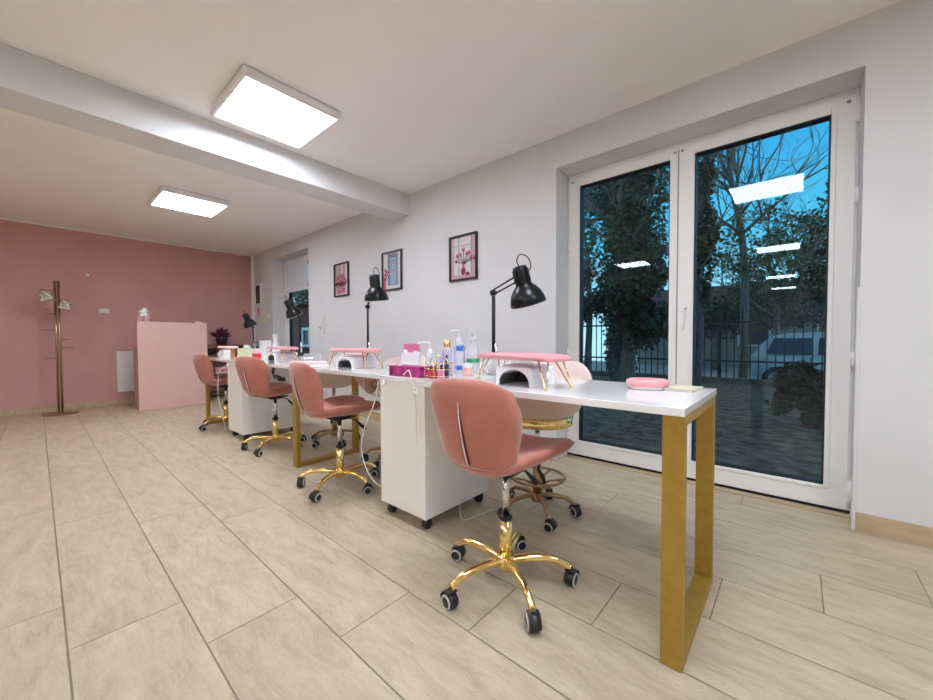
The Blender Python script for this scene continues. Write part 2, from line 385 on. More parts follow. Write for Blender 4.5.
for (x, y, z), lb in (((-1.668, 1.222, .715), 'small white cable clip at left top of the near cabinet front'), ((-1.405, 1.222, .695), 'small white cable clip at right top of the near cabinet front'), ((-4.21, 1.24, .71), 'small white cable clip on the far cabinet front')):
    tag(MB().box(x - .012, x + .012, y - .005, y + .0095, z - .018, z + .018, .004).lathe([(0, -.008), (.007, -.008), (.007, .008), (0, .008)], (x, y - .006, z - .005), 10).build('cable_clip', 'white'), lb, 'cable clip', 'cable clips')

# ------------------------------------------------------------------ chairs
SH = catmull([(-.240, .808, .142, .010), (-.252, .798, .170, .022), (-.258, .755, .186, .038), (-.255, .705, .193, .052), (-.244, .645, .186, .058), (-.228, .585, .170, .052), (-.205, .530, .158, .038),
              (-.165, .494, .150, .040), (-.05, .484, .180, .062), (.05, .486, .208, .070), (.14, .494, .212, .060), (.205, .498, .192, .042), (.240, .490, .150, .022)], 5)
def shell(i0, i1, taper0, taper1):
    rows = []; n = 14; m = i1 - i0
    for i in range(i0, i1 + 1):
        y, z, w, c = SH[i]; a = SH[max(i - 1, 0)]; b = SH[min(i + 1, len(SH) - 1)]
        t = Vector((b[0] - a[0], b[1] - a[1])).normalized(); nx, nz = -t.y, t.x
        e = 1.
        if taper0: e = min(e, math.sin(min(1, (i - i0 + .35) / 5) * PI / 2))
        if taper1: e = min(e, math.sin(min(1, (i1 - i + .45) / 3) * PI / 2))
        hh = (.022 + .006 * max(0, i - 34) / 26) * e; row = []
        for side in (1, -1):
            for k in range(n + 1):
                s_ = -1 + 2 * k / n
                if side < 0: s_ = -s_
                if k == n: continue
                th = hh * (max(0., 1 - abs(s_) ** 8)) ** .5
                pad = .010 * (1 - s_ * s_) if side > 0 else 0
                cc = c * abs(s_) ** 2.1 + side * (th) + pad
                row.append((w * s_, y + nx * cc, z + nz * cc))
        rows.append(row)
    return rows
def caster(mb, px, py, ang, r=.03):
    R = rotz(ang).to_3x3() @ Matrix.Rotation(PI / 2, 3, 'X')
    mb.mi = 0; mb.lathe([(.0, -.021), (.022, -.021), (r - .003, -.017), (r, -.011), (r, .011), (r - .003, .017), (.022, .021), (0, .021)], (px, py, r), 20, R)
    mb.mi = 1
    for sg in (-1, 1): mb.lathe([(.0185, sg * .0215), (.019, sg * .0235), (.0245, sg * .0215), (.025, sg * .019)], (px, py, r), 20, R)
    mb.mi = 0
    # hood over the wheel
    q = []; d = rotz(ang).to_3x3()
    for k in range(9):
        a = PI * (.02 + .62 * k / 8) ; q.append(k)
        p = Vector((math.cos(a) * (r + .004), 0, math.sin(a) * (r + .004))); q[-1] = p
    rows = [[d @ (p + Vector((0, yy, 0))) + Vector((px, py, r)) for yy in (-.02, .02)] + [d @ (p * 1.14 + Vector((0, yy, 0))) + Vector((px, py, r)) for yy in (.02, -.02)] for p in q]
    mb.grid(rows, closed=True, cap=True)
    mb.tube([(px, py, r + .025), (px, py, r + .042)], .009, 8)
def five_star(t, Rr, a0, hubz, archz, gold='gold', ar=.0165):
    for k in range(5):
        a = a0 + k * 2 * PI / 5; ca, sa = math.cos(a), math.sin(a)
        prof = catmull([(.018, hubz), (.07, hubz + .008), (.15, archz), (.205 * Rr / .256, archz - .008), (Rr - .012, archz - .03), (Rr, .072)], 4)
        m = MB(); m.tube([(ca * p[0], sa * p[0], p[1]) for p in prof], [ar * (1 - .25 * i / (len(prof) - 1)) for i in range(len(prof))], 12)
        leg = m.build('leg', gold, t)
        c = MB(); caster(c, ca * Rr, sa * Rr, a + .9 + k * 1.3, .028); c.build('caster', ['black', 'greyring'], leg)
def make_chair():
    t = empty('office_chair')
    MB().grid(shell(0, 31, True, False), closed=True, cap=True).build('backrest', 'velvet', t)
    MB().grid(shell(31, len(SH) - 1, False, True), closed=True, cap=True).build('seat', 'velvet', t)
    # slit with pale rib down the back
    pts = []
    for i in range(11, 30):
        y, z, w, c = SH[i]; a, b = SH[i - 1], SH[i + 1]; tt = Vector((b[0] - a[0], b[1] - a[1])).normalized(); pts.append((y + tt.y * .0235, z - tt.x * .0235))
    n = len(pts) - 1
    sl = MB(); rows = []
    for i, (y, z) in enumerate(pts):
        wd = .0016 + .010 * math.sin(PI * min(1, (i / n) * .62)) ; rows.append([(-wd, y, z), (-wd * .6, y - .003, z - .001), (wd * .6, y - .003, z - .001), (wd, y, z)])
    sl.grid(rows, closed=True, cap=True); s_ = sl.build('back_seam', 'velvetdark', t)
    MB().tube([(.001, y - .003, z - .001) for y, z in pts], [.0008 + .0026 * math.sin(PI * min(1, (i / n) * .62)) for i in range(n + 1)], 8).build('seam_rib', 'blush', s_)
    # under-seat plate, gas lift, column
    MB().box(-.07, .07, -.08, .08, .450, .4585, .003).box(-.03, .03, -.04, .04, .434, .451, .004).build('mounting_plate', 'black', t)
    MB().tube([(0, 0, .262), (0, 0, .44)], .0145, 16).build('gas_lift', 'chrome', t)
    MB().lathe([(.0, .254), (.025, .254), (.0265, .258), (.0265, .266), (.018, .272), (.0146, .272)], n=20).build('collar', 'black', t)
    MB().tube([(0, 0, .095), (0, 0, .255)], .0245, 24).build('column', 'gold', t)
    MB().lathe([(.0, .060), (.028, .060), (.033, .068), (.033, .108), (.029, .114), (.0, .114)], n=24).build('hub', 'gold', t)
    MB().tube([(.015, .03, .442), (.03, .075, .434), (.035, .095, .422), (.038, .105, .41), (.042, .13, .385), (.047, .155, .36), (.048, .162, .353)], [.004, .004, .004, .007, .011, .012, .005], 8).build('height_lever', 'black', t)
    five_star(t, .25, 0., .094, .104)
    return t
ch = make_chair()
chairs = [((-.838, 1.186), math.radians(2), math.radians(38), 'nearest dusty pink velvet swivel chair on a shiny gold star base'),
          ((-2.22, 1.285), math.radians(-4), math.radians(9), 'second dusty pink swivel chair, between the cabinet and gold frame leg'),
          ((-3.44, 1.375), math.radians(16), math.radians(20), 'third dusty pink swivel chair, in front of the far white cabinet'),
          ((-4.73, 1.37), math.radians(6), math.radians(0), 'furthest dusty pink swivel chair beside the pink reception desk')]
def set_star(root, a):
    """turn the star base of a chair under its seat"""
    for c in root.children:
        if c.name.split('.')[0] in ('leg',): c.rotation_euler = (0, 0, a)
for i, ((x, y), rz, a, lb) in enumerate(chairs):
    o = ch if i == 0 else dup(ch)
    o.location = (x, y, 0); o.rotation_euler = (0, 0, rz); set_star(o, a - rz); tag(o, lb, 'chair', 'pink velvet swivel chairs along the camera side of the tables')

def make_client():
    t = empty('client_chair')
    prof = [(.02, .522, 0), (.13, .522, 0), (.18, .545, 0), (.222, .58, .05), (.25, .62, .3), (.276, .655, .7), (.287, .68, 1.), (.28, .69, 1.), (.268, .682, .95), (.255, .66, .7), (.24, .64, .1), (.15, .635, 0), (.02, .637, 0)]
    n = 40; rows = []
    for r, z, k in prof:
        row = []
        for j in range(n):
            a = 2 * PI * j / n; rear = max(0., math.sin(a)) ** 1.1
            row.append((r * math.cos(a), r * math.sin(a) * .92, z + k * .135 * min(1, rear * 1.15)))
        rows.append(row)
    MB().grid(rows, closed=True, cap=True).build('tub_seat', 'blush', t)
    MB().lathe([(.10, .495), (.176, .495), (.186, .50), (.190, .546), (.184, .550), (.182, .53), (.10, .515)], n=40, sy=.92).build('gold_band', 'gold', t)
    MB().tube([(0, 0, .26), (0, 0, .515)], .0135, 16).build('gas_lift', 'chrome', t)
    MB().tube([(0, 0, .10), (0, 0, .27)], .024, 20).lathe([(0, .07), (.03, .07), (.034, .08), (.034, .115), (0, .12)], n=20).build('column', 'brass', t)
    ring = MB(); R = .145; ring.grid([[((R + .008 * math.cos(b)) * math.cos(a), (R + .008 * math.cos(b)) * math.sin(a), .205 + .008 * math.sin(b)) for b in [2 * PI * q / 8 for q in range(8)]] for a in [2 * PI * k / 36 for k in range(37)]], closed=True)
    ring.build('foot_ring', 'brass', t)
    for k in range(5):
        a = k * 2 * PI / 5 + .3; MB().tube([(.02 * math.cos(a), .02 * math.sin(a), .16), (.07 * math.cos(a), .07 * math.sin(a), .19), (R * math.cos(a), R * math.sin(a), .205)], .006, 8).build('ring_spoke', 'brass', t)
    MB().tube([(.02, -.02, .30), (.04, -.05, .26), (.07, -.06, .23), (.09, -.08, .21)], [.004, .008, .013, .008], 8).build('height_lever', 'black', t)
    five_star(t, .205, 0., .10, .098, 'brass', .013)
    return t
cc = make_client()
for i, ((x, y), a, lb) in enumerate([((-1.052, 1.785), -.75, 'blush tub stool with gold band and foot ring, pushed under the nearest table'),
                                     ((-2.36, 1.80), 2.6, 'blush tub stool on the window side, behind the second pink chair'),
                                     ((-3.20, 1.80), 3.6, 'blush tub stool on the window side, seen through the second gold frame')]):
    o = cc if i == 0 else dup(cc); o.location = (x, y, 0); set_star(o, a)
    if i:
        for c in list(o.children):
            if c.name.startswith('gold_band') or c.name.startswith('foot_ring') or c.name.startswith('ring_spoke'): bpy.data.objects.remove(c)
    tag(o, lb, 'stool', 'blush client stools on the window side of the tables')

# ------------------------------------------------------------------ desk lamps
def desk_lamp(x, y, elbow, head, slope, lean, K, label, base_h=.757):
    """elbow and head offsets from the base; slope leans the shade mouth to the right, lean away from the room side"""
    r = .088
    t = thing('desk_lamp', label, 'desk lamp', (x, y, base_h), 0, 'black desk lamps clamped behind the tables')
    MB().box(-.024, .024, -.02, .03, -.0, .012, .003).lathe([(0, .012), (.014, .012), (.012, .05), (.008, .06), (0, .06)], n=16).build('clamp_base', 'blacksatin', t)
    e = Vector(elbow); hd = Vector(head)
    m = MB(); m.tube([(-.004, 0, .05), (e.x - .004, e.y, e.z)], .0062, 8); m.tube([(.009, 0, .05), (e.x + .009, e.y, e.z - .02)], .0045, 8)
    m.build('lower_arm', 'blacksatin', t)
    MB().tube([(.02, 0, .07), (.019, 0, .17)], .0075, 10).build('spring', 'chrome', t)
    m = MB(); side = Vector((0, .0, .016)); nk = hd + Vector((0, 0, .04 * K))
    m.tube([e + side, nk + side], .005, 8); m.tube([e - side * .6, nk - side], .005, 8)
    m.build('upper_arm', 'blacksatin', t)
    m = MB(); m.lathe([(0, -.014), (.016, -.014), (.016, .014), (0, .014)], e, 14, Matrix.Rotation(PI / 2, 3, 'X')); m.build('elbow_joint', 'blacksatin', t)
    gz_ = Vector((x, y, 0)).normalized(); gr = Vector((gz_.y, -gz_.x, 0)); dn = (Vector((0, 0, -1)) * math.cos(slope) * math.cos(lean) + gr * math.sin(slope) + gz_ * math.sin(lean)).normalized()
    Rm = Vector((0, 0, -1)).rotation_difference(dn).to_matrix() * K
    s_ = MB(); prof = [(.012, .085), (.03, .083), (.036, .07), (.037, .0), (.040, -.008), (.055, -.022), (.072, -.045), (.083, -.072), (r, -.10), (r - .002, -.103), (.080, -.072), (.069, -.047), (.05, -.026), (.03, -.015), (.0, -.012)]
    s_.lathe(prof, hd, 28, Rm)
    for k in range(10):
        a = 2 * PI * k / 10; s_.tube([hd + Rm @ Vector((.0365 * math.cos(a), .0365 * math.sin(a), .068)), hd + Rm @ Vector((.0375 * math.cos(a), .0375 * math.sin(a), .006))], .0028, 6)
    sh = s_.build('lamp_shade', 'blacksatin', t)
    MB().lathe([(r - .0015, -.0995), (r + .0012, -.102), (r - .001, -.105), (r - .004, -.103)], hd, 28, Rm).build('shade_rim', 'greyring', sh)
    MB().lathe([(0, -.014), (.018, -.02), (.026, -.045), (.02, -.066), (0, -.074)], hd, 16, Rm).build('bulb', 'white', sh)
    c = MB(); P = [Vector((.0, 0, .083)), Vector((-.006, 0, .11)), Vector((.02, 0, .135)), Vector((.055, 0, .115)), Vector((.062, 0, .07)), Vector((.036, 0, .045))]
    c.tube([hd + Rm @ Vector(p) for p in catmull(P, 5)], .003, 6); c.build('cord', 'blacksatin', t)
    return t
rad = math.radians
desk_lamp(-1.285, 1.70, (-.0, 0, .455), (.198, 0, .488), rad(15), rad(12), 1.1, 'black desk lamp at the nearest table, beside the glass door')
desk_lamp(-2.60, 1.765, (.0, 0, .46), (.15, -.03, .607), rad(5), rad(10), 1.06, 'black desk lamp standing upright behind the second table, between two pictures')
desk_lamp(-3.79, 1.77, (.0, 0, .40), (-.10, -.05, .53), rad(24), rad(12), .92, 'black desk lamp before the far window, its shade tilted to the right')
desk_lamp(-5.045, 1.77, (-.0, 0, .36), (.085, -.09, .445), rad(22), rad(12), .86, 'furthest black desk lamp, against the pink wall')

# ------------------------------------------------------------------ arm rests and nail lamps
def make_armrest(legmat='palegold', cush='pinkvinyl'):
    t = empty('arm_rest'); L2, W2 = .222, .085
    rows = []
    for z, s_ in ((.106, .93), (.108, .985), (.115, 1.), (.124, .99), (.130, .94), (.132, .80)):
        row = []
        for k in range(40):
            a = 2 * PI * k / 40; ca, sa = math.cos(a), math.sin(a); e = .26
            row.append(((abs(ca) ** e) * (1 if ca > 0 else -1) * L2 * (s_ if abs(s_) > 0 else 0), (abs(sa) ** e) * (1 if sa > 0 else -1) * W2 * (1 - (1 - s_) * 1.6), z + .003 * (1 - (ca * ca))))
        rows.append(row)
    MB().grid(rows, closed=True, cap=True).build('cushion', cush, t)
    for sx in (-1, 1):
        for sy in (-1, 1):
            bx, by = sx * .207, sy * .062
            m = MB(); m.tube([(bx - sx * .055, by - sy * .015, .109), (bx + sx * .0, by + sy * .008, .010), (bx + sx * .006, by + sy * .01, .004), (bx + sx * .012, by + sy * .008, .010), (bx - sx * .01, by - sy * .02, .109)], .0034, 6)
            m.lathe([(0, 0), (.008, 0), (.008, .004), (0, .004)], (bx + sx * .006, by + sy * .01, 0), 10); m.build('leg', legmat, t)
    return t
ar = make_armrest(); tag(ar, 'pink arm rest cushion on gold wire legs on the nearest table', 'arm rest', 'pink arm rests on gold wire legs'); ar.location = (-.885, 1.36, TT); ar.rotation_euler = (0, 0, math.radians(-14))
dup_to(ar, (-2.33, 1.475, TT), math.radians(2), 'pink arm rest cushion on gold wire legs on the second table')
dup_to(ar, (-3.62, 1.52, TT), math.radians(-6), 'pink arm rest cushion on gold wire legs beneath the far window')
ar4 = make_armrest('terr', 'pinklight'); tag(ar4, 'pale pink arm rest cushion above an orange box at the far end', 'arm rest'); ar4.location = (-4.90, 1.45, TT); ar4.rotation_euler = (0, 0, math.radians(-4)); ar4.scale = (.85, .85, .95)

def make_nail_lamp():
    t = empty('nail_lamp'); hx, hy, H_ = .087, .105, .079; n = 32
    def sgn(v): return 1 if v > 0 else -1
    def outer(s_): return [(abs(math.cos(PI * k / n)) ** .22 * sgn(math.cos(PI * k / n)) * hx * s_, max(0, math.sin(PI * k / n)) ** .22 * H_ * (.9 + .1 * s_)) for k in range(n + 1)]
    def inner(): return [(math.cos(PI * k / n) * hx * .84, max(0, math.sin(PI * k / n)) ** .8 * H_ * .84 + .001) for k in range(n + 1)]
    o = MB(); i0 = inner()
    sec = [[(x, hy * .55, z) for x, z in i0], [(x, -hy, z) for x, z in i0], [(x, -hy, z) for x, z in outer(.985)], [(x, -hy + .004, z) for x, z in outer(1.)], [(x, hy - .01, z) for x, z in outer(1.)], [(x, hy, z) for x, z in outer(.96)]]
    o.grid(sec, smooth=False); o.disc_ngon([(x, hy, z) for x, z in outer(.96)]); o.build('housing', 'whitegloss', t)
    i = MB(); i.grid([[(x * .99, hy * .5, z * .985 + .0012) for x, z in i0], [(x * .99, -hy + .006, z * .985 + .0012) for x, z in i0]]); i.disc_ngon([(x * .99, hy * .5, z * .985 + .0012) for x, z in i0])
    i.build('lamp_cavity', 'darkmesh', t)
    MB().box(-.075, .075, -.07, .09, H_ + .0005, H_ + .007, .002).build('top_lid', 'white', t)
    return t
nl = make_nail_lamp(); tag(nl, 'white nail drying lamp with dark mouth on the nearest table', 'nail lamp', 'white nail drying lamps'); nl.location = (-.88, 1.40, TT); nl.rotation_euler = (0, 0, math.radians(2))
dup_to(nl, (-2.33, 1.485, TT), math.radians(8), 'white nail drying lamp with dark mouth on the second table')
dup_to(nl, (-3.66, 1.535, TT), math.radians(2), 'white nail drying lamp beneath the arm rest by the far cabinet')

# ------------------------------------------------------------------ things on the nearest table
def cushion(name, x, y, z, rx, ry, h, m, label, cat, rz=0., group=None):
    o = MB().lathe([(rx * .9, 0), (rx * .985, h * .12), (rx, h * .45), (rx * .97, h * .8), (rx * .85, h * .97), (rx * .5, h * 1.03), (.001, h * 1.05)], n=36, sy=ry / rx, cap=True).build(name, m)
    o.location = (x, y, z); o.rotation_euler = (0, 0, rz); return tag(o, label, cat, group)
def nailpuck(x, y):
    t = thing('mini_nail_lamp', 'flat round pink device on the end of the nearest table', 'nail lamp', (x, y, TT), .35); t.scale = (.8, .8, 1.1)
    MB().lathe([(.075, .001), (.078, .004), (.078, .010), (.07, .012)], n=36, sy=.85, cap=True).build('base', 'white', t)
    MB().lathe([(.080, .010), (.092, .014), (.096, .022), (.092, .031), (.08, .036), (.04, .038), (.001, .038)], n=40, sy=.82, cap=True).build('cover', 'pinkvinyl', t)
nailpuck(-.43, 1.55)
nb = thing('booklet', 'thin beige booklet on the corner of the nearest table', 'booklet', (-.315, 1.60, TT), math.radians(-4))
MB().box(-.048, .048, -.07, .07, .0, .004, .001).build('cover', 'beige', nb); MB().box(-.046, .046, -.068, .068, .0042, .008, .001).build('pages', 'paper', nb)
MB().box(-.048, .048, -.07, .07, .0084, .011, .001).build('cover', 'beige', nb); MB().box(-.03, .03, -.05, .05, .0111, .0118, .0002).build('cover_label', 'cream', nb)

# group of bottles and boxes over the near cabinet
tb = thing('tissue_box', 'long magenta floral tissue box on the near cabinet top', 'tissue box', (-1.545, 1.32, TT), math.radians(3))
MB().box(-.118, .115, -.055, .055, 0, .052, .003).build('carton', 'magenta', tb); MB().box(-.117, .114, -.054, .054, .052, .0535).build('carton_top', 'magflat', tb)
def organizer(x, y):
    t = thing('desk_organizer', 'white organizer with a deep pink top panel behind the magenta box', 'organizer', (x, y, TT), math.radians(35))
    MB().box(-.055, .055, -.035, -.032, 0, .115, .001).box(-.055, .055, .032, .035, 0, .135, .001).box(-.055, -.052, -.032, .032, 0, .12, .001).box(.052, .055, -.032, .032, 0, .12, .001).build('tray', 'clearthin', t)
    MB().box(-.052, .05, .015, .028, .105, .168, .004).build('pink_panel', 'hotpink', t)
    MB().tube([(-.03, 0, .005), (-.035, 0, .13)], .012, 10).tube([(.02, .0, .005), (.045, .0, .12)], .010, 10).build('tubes', 'white', t)
    MB().tube([(0, -.01, .005), (.03, -.012, .125)], .006, 8).build('brush', 'greyring', t)
organizer(-1.83, 1.56)
def pump_bottle(x, y, r, h, body, label, rz=0., spout=.055, band=None, pump='white', group='bottles on the near cabinet'):
    t = thing('pump_bottle', label, 'bottle', (x, y, TT), rz, group)
    MB().lathe([(0, 0), (r * .95, 0), (r, .006), (r, h * .8), (r * .9, h * .88), (r * .4, h * .96), (r * .36, h)], n=24).build('body', body, t)
    if band: 
        for z0, z1, m_ in band: MB().lathe([(r + .0006, h * z0), (r + .0012, h * z0 + .001), (r + .0012, h * z1 - .001), (r + .0006, h * z1)], n=24).build('label_band', m_, t)
    MB().lathe([(r * .45, h - .008), (r * .45, h + .016), (r * .2, h + .02), (.004, h + .022), (.004, h + .05)], n=14).tube([(0, 0, h + .045), (0, 0, h + .058), (-spout * .3, 0, h + .062), (-spout, 0, h + .06), (-spout, 0, h + .048)], .0048, 8).build('pump', pump, t)
    return t
pump_bottle(-1.72, 1.62, .030, .115, 'clear', 'clear pump bottle with white pump, behind the pink organizer', PI * .2, .075)
pump_bottle(-1.50, 1.65, .034, .185, 'clear', 'tall translucent bottle with a white pump beside the spray bottle', PI * .2, .05, [(.1, .8, 'clearlilac')])
# wire caddy holding bottles
cd = thing('wire_caddy', 'gold wire caddy crowded with red and black nail bottles, beside magenta box', 'caddy', (-1.352, 1.335, TT), math.radians(12))
m = MB()
for z in (.012, .045, .075): m.tube([(-.055, -.045, z), (.055, -.045, z), (.055, .045, z), (-.055, .045, z), (-.055, -.045, z)], .0018, 6)
for x_ in (-.055, 0, .055):
    for y_ in (-.045, .045): m.tube([(x_, y_, .0), (x_, y_, .085)], .0018, 6)
m.tube(catmull([(-.055, 0, .075), (-.04, 0, .10), (0, 0, .112), (.04, 0, .10), (.055, 0, .075)], 4), .0022, 6); m.build('wire_frame', 'palegold', cd)
for i, (dx, dy, hh, mm, cm, lb) in enumerate([(-.035, -.022, .06, 'red', 'black', 'red nail polish bottle at the front left of the wire caddy'), (-.005, -.024, .055, 'red', 'red', 'small all red bottle at the front middle of the wire caddy'),
        (.028, -.02, .07, 'hotpink', 'black', 'deep pink bottle at the front right of the wire caddy'), (-.035, .02, .085, 'peach', 'palegold', 'peach bottle at the back left of the wire caddy'),
        (0, .022, .105, 'lilac', 'lilac', 'slim lilac bottle standing up from the wire caddy'), (.032, .022, .115, 'navy', 'navy', 'slim navy bottle standing highest in the wire caddy')]):
    px, py = -1.352 + dx * math.cos(.21) - dy * math.sin(.21), 1.335 + dx * math.sin(.21) + dy * math.cos(.21)
    q = thing('nail_bottle', lb, 'bottle', (px, py, TT + .001), 0, 'nail bottles in the wire caddy')
    MB().lathe([(0, 0), (.011, 0), (.012, .003), (.012, hh * .55), (.006, hh * .62)], n=14, cap=False).build('body', mm, q)
    MB().lathe([(.006, hh * .6), (.0075, hh * .62), (.0065, hh), (0, hh)], n=12).build('cap', cm, q)
pf = thing('perfume_bottle', 'lilac glass bottle with a gold cap left of the tall bottles', 'bottle', (-1.425, 1.47, TT), 0)
MB().lathe([(0, 0), (.026, 0), (.028, .004), (.028, .135), (.02, .148), (.012, .15)], n=20).build('body', 'clearlilac', pf); MB().lathe([(.018, .148), (.019, .15), (.019, .186), (.016, .19), (0, .19)], n=16).build('cap', 'gold', pf)
bb = thing('lotion_bottle', 'white bottle with a blue cap in front of the spray bottle', 'bottle', (-1.405, 1.55, TT), 0)
MB().lathe([(0, 0), (.019, 0), (.021, .004), (.021, .125), (.018, .135)], n=20).build('body', 'clear', bb); MB().lathe([(.0205, .13), (.021, .134), (.021, .158), (.018, .161), (0, .161)], n=16).build('cap', 'bluecap', bb)
MB().lathe([(.0212, .025), (.0218, .027), (.0218, .048), (.0212, .05)], n=20).build('label_band', 'bluecap', bb)
def spray(x, y, s_, label, band='green', rz=0., body='clear'):
    t = thing('spray_bottle', label, 'spray bottle', (x, y, TT), rz)
    MB().lathe([(0, 0), (.034 * s_, 0), (.036 * s_, .005), (.036 * s_, .10 * s_), (.03 * s_, .13 * s_), (.014 * s_, .175 * s_), (.012 * s_, .19 * s_)], n=24).build('body', body, t)
    if band: MB().lathe([(.0365 * s_, .06 * s_), (.037 * s_, .062 * s_), (.037 * s_, .08 * s_), (.0365 * s_, .082 * s_)], n=24).build('label_band', band, t)
    m = MB(); m.lathe([(.015 * s_, .183 * s_), (.016 * s_, .185 * s_), (.016 * s_, .205 * s_), (.010 * s_, .21 * s_)], n=16); m.box(-.05 * s_, .028 * s_, -.009 * s_, .009 * s_, .208 * s_, .236 * s_, .006 * s_); m.box(-.058 * s_, -.048 * s_, -.007 * s_, .007 * s_, .214 * s_, .231 * s_, .002)
    m.tube([(-.025 * s_, 0, .208 * s_), (-.036 * s_, 0, .185 * s_), (-.032 * s_, 0, .165 * s_)], .005 * s_, 8); m.build('trigger_head', 'white', t)
spray(-1.385, 1.64, 1.06, 'clear spray bottle with green band and white trigger behind the nearest chair', 'green', 2.2)
jr = thing('cotton_jar', 'small peach jar beside the spray bottle', 'jar', (-1.305, 1.50, TT), 0); MB().lathe([(0, 0), (.026, 0), (.028, .003), (.028, .045), (.024, .05)], n=20).build('body', 'peach', jr); MB().lathe([(.0285, .046), (.0295, .048), (.0295, .062), (.026, .065), (0, .065)], n=20).build('lid', 'white', jr)
# crumpled clear bag behind lamp
bg = MB(); r2 = random.Random(3); rows = []
for i in range(9):
    a = PI * i / 8; rows.append([((.085 * math.sin(a) * math.cos(b) + .004) * (1 + .18 * r2.random()), .05 * math.sin(a) * math.sin(b) * (1 + .2 * r2.random()), .058 - .0575 * math.cos(a) * (1 if a > PI / 2 else 1) + (.012 * r2.random() if a > 1.2 else 0)) for b in [2 * PI * k / 14 for k in range(14)]])
o = bg.grid(rows, closed=True, cap=True, smooth=False).build('plastic_bag', 'clearthin'); o.location = (-1.22, 1.63, TT + .001); tag(o, 'crumpled clear plastic bag behind the nearest arm rest', 'bag')

# ------------------------------------------------------------------ second table
cushion('wrist_cushion', -2.95, 1.50, TT, .10, .055, .022, 'pinklight', 'pale pink flat cushion lying on the table left of the second arm rest', 'cushion', .5)
o = MB().box(-.07, .07, -.10, .10, 0, .0012).build('paper_sheet', 'paper'); o.location = (-2.73, 1.40, TT); o.rotation_euler = (0, 0, .3); tag(o, 'white paper sheet on the second table left of the arm rest', 'paper')
ty = thing('tool_tray', 'white tray of grey tools behind the second nail lamp', 'tray', (-2.07, 1.66, TT), .1)
MB().box(-.11, .11, -.06, .06, 0, .006, .002).box(-.11, -.106, -.06, .06, .006, .02, .001).box(.106, .11, -.06, .06, .006, .02, .001).build('tray_base', 'white', ty)
for k in range(5): MB().tube([(-.09 + .01 * k, -.04 + .018 * k, .012), (.085 - .012 * k, -.045 + .02 * k + .01 * (k % 2), .02 + .004 * k)], [.003, .0045], 6).build('tool', 'chrome', ty)
cr = thing('clear_rack', 'low clear rack of grey tools beside the arm rest at the third table', 'rack', (-3.385, 1.66, TT), .2)
m = MB(); m.box(-.12, .12, -.07, .07, 0, .005, .001)
for k in range(3): m.box(-.12, .12, -.068 + .05 * k, -.064 + .05 * k, .005, .03 + .018 * k, .001)
m.build('rack_body', 'clear', cr)
for k in range(7): MB().tube([(-.1 + .03 * k, -.05, .012 + .002 * k), (-.09 + .03 * k, .05, .04 + .006 * (k % 3))], .006, 6).build('tool', 'chrome', cr)
cushion('wrist_cushion', -3.10, 1.42, TT, .085, .05, .02, 'pinklight', 'pale pink cushion on the third table, next to the clear rack', 'cushion', .2)
# far group
pk = thing('product_box', 'red and white upright product box beside the far arm rest', 'box', (-3.80, 1.36, TT), .1)
MB().box(-.022, .022, -.03, .03, 0, .10, .002).build('carton', 'pinklight', pk); MB().box(-.0225, .0225, -.0305, .0305, .02, .07, .001).build('carton_label', 'red', pk)
bx = thing('product_box', 'tall plain white box standing behind the far soap bottle', 'box', (-4.43, 1.68, TT), .3)
MB().box(-.05, .05, -.035, .035, 0, .19, .002).build('carton', 'white', bx)
MB().box(-.0505, .0505, -.0355, .0355, .165, .167).build('lid_edge', 'greyring', bx)
pump_bottle(-4.19, 1.51, .036, .115, 'white', 'white soap bottle with a black pump on the far cabinet', .4, .04, None, 'black', 'bottles on the far cabinet')
spray(-4.31, 1.74, 1.1, 'white spray bottle standing behind the far arm rest', None, 2.3, 'white')
tf = thing('tissue_box', 'cream and green floral tissue box with a tissue pulled up', 'tissue box', (-4.43, 1.49, TT), .1)
MB().box(-.10, .10, -.055, .055, 0, .105, .003).build('carton', 'cream', tf)
m = MB(); m.grid([[(-.035 + .012 * math.sin(k * 1.7 + i), -.02 + .04 * k / 6, .104 + .045 * i / 3 + .006 * math.sin(k * 2.3)) for k in range(7)] for i in range(4)]); m.grid([[(.03 + .01 * math.sin(k * 1.3 + i), -.02 + .04 * k / 6, .104 + .036 * i / 3) for k in range(7)] for i in range(4)])
m.box(-.03, .03, -.018, .018, .1052, .13, .008); m.build('tissue', 'tissue', tf)
ob = thing('patterned_box', 'orange patterned box beneath the far arm rest', 'box', (-4.90, 1.46, TT), -.07)
MB().box(-.115, .115, -.035, .035, 0, .098, .003).build('carton', 'orange', ob)
for k in range(5): MB().box(.0 + .022 * k, .014 + .022 * k, -.0365, -.0348, .062 - .008 * (k % 2), .088, .001).build('print_mark', 'brownink', ob)
wp = thing('white_pot', 'small white square pot in front of the orange box', 'pot', (-4.62, 1.34, TT), .1)
MB().box(-.045, .045, -.035, .035, 0, .09, .004).build('body', 'white', wp); MB().box(-.04, .04, -.03, .03, .0901, .092).build('lid', 'whitegloss', wp)
ws = thing('white_bottle', 'squat white bottle left of the white square pot', 'bottle', (-4.76, 1.33, TT), 0); MB().lathe([(0, 0), (.024, 0), (.025, .05), (.012, .062), (.011, .075), (0, .075)], n=16).build('body', 'beige', ws)

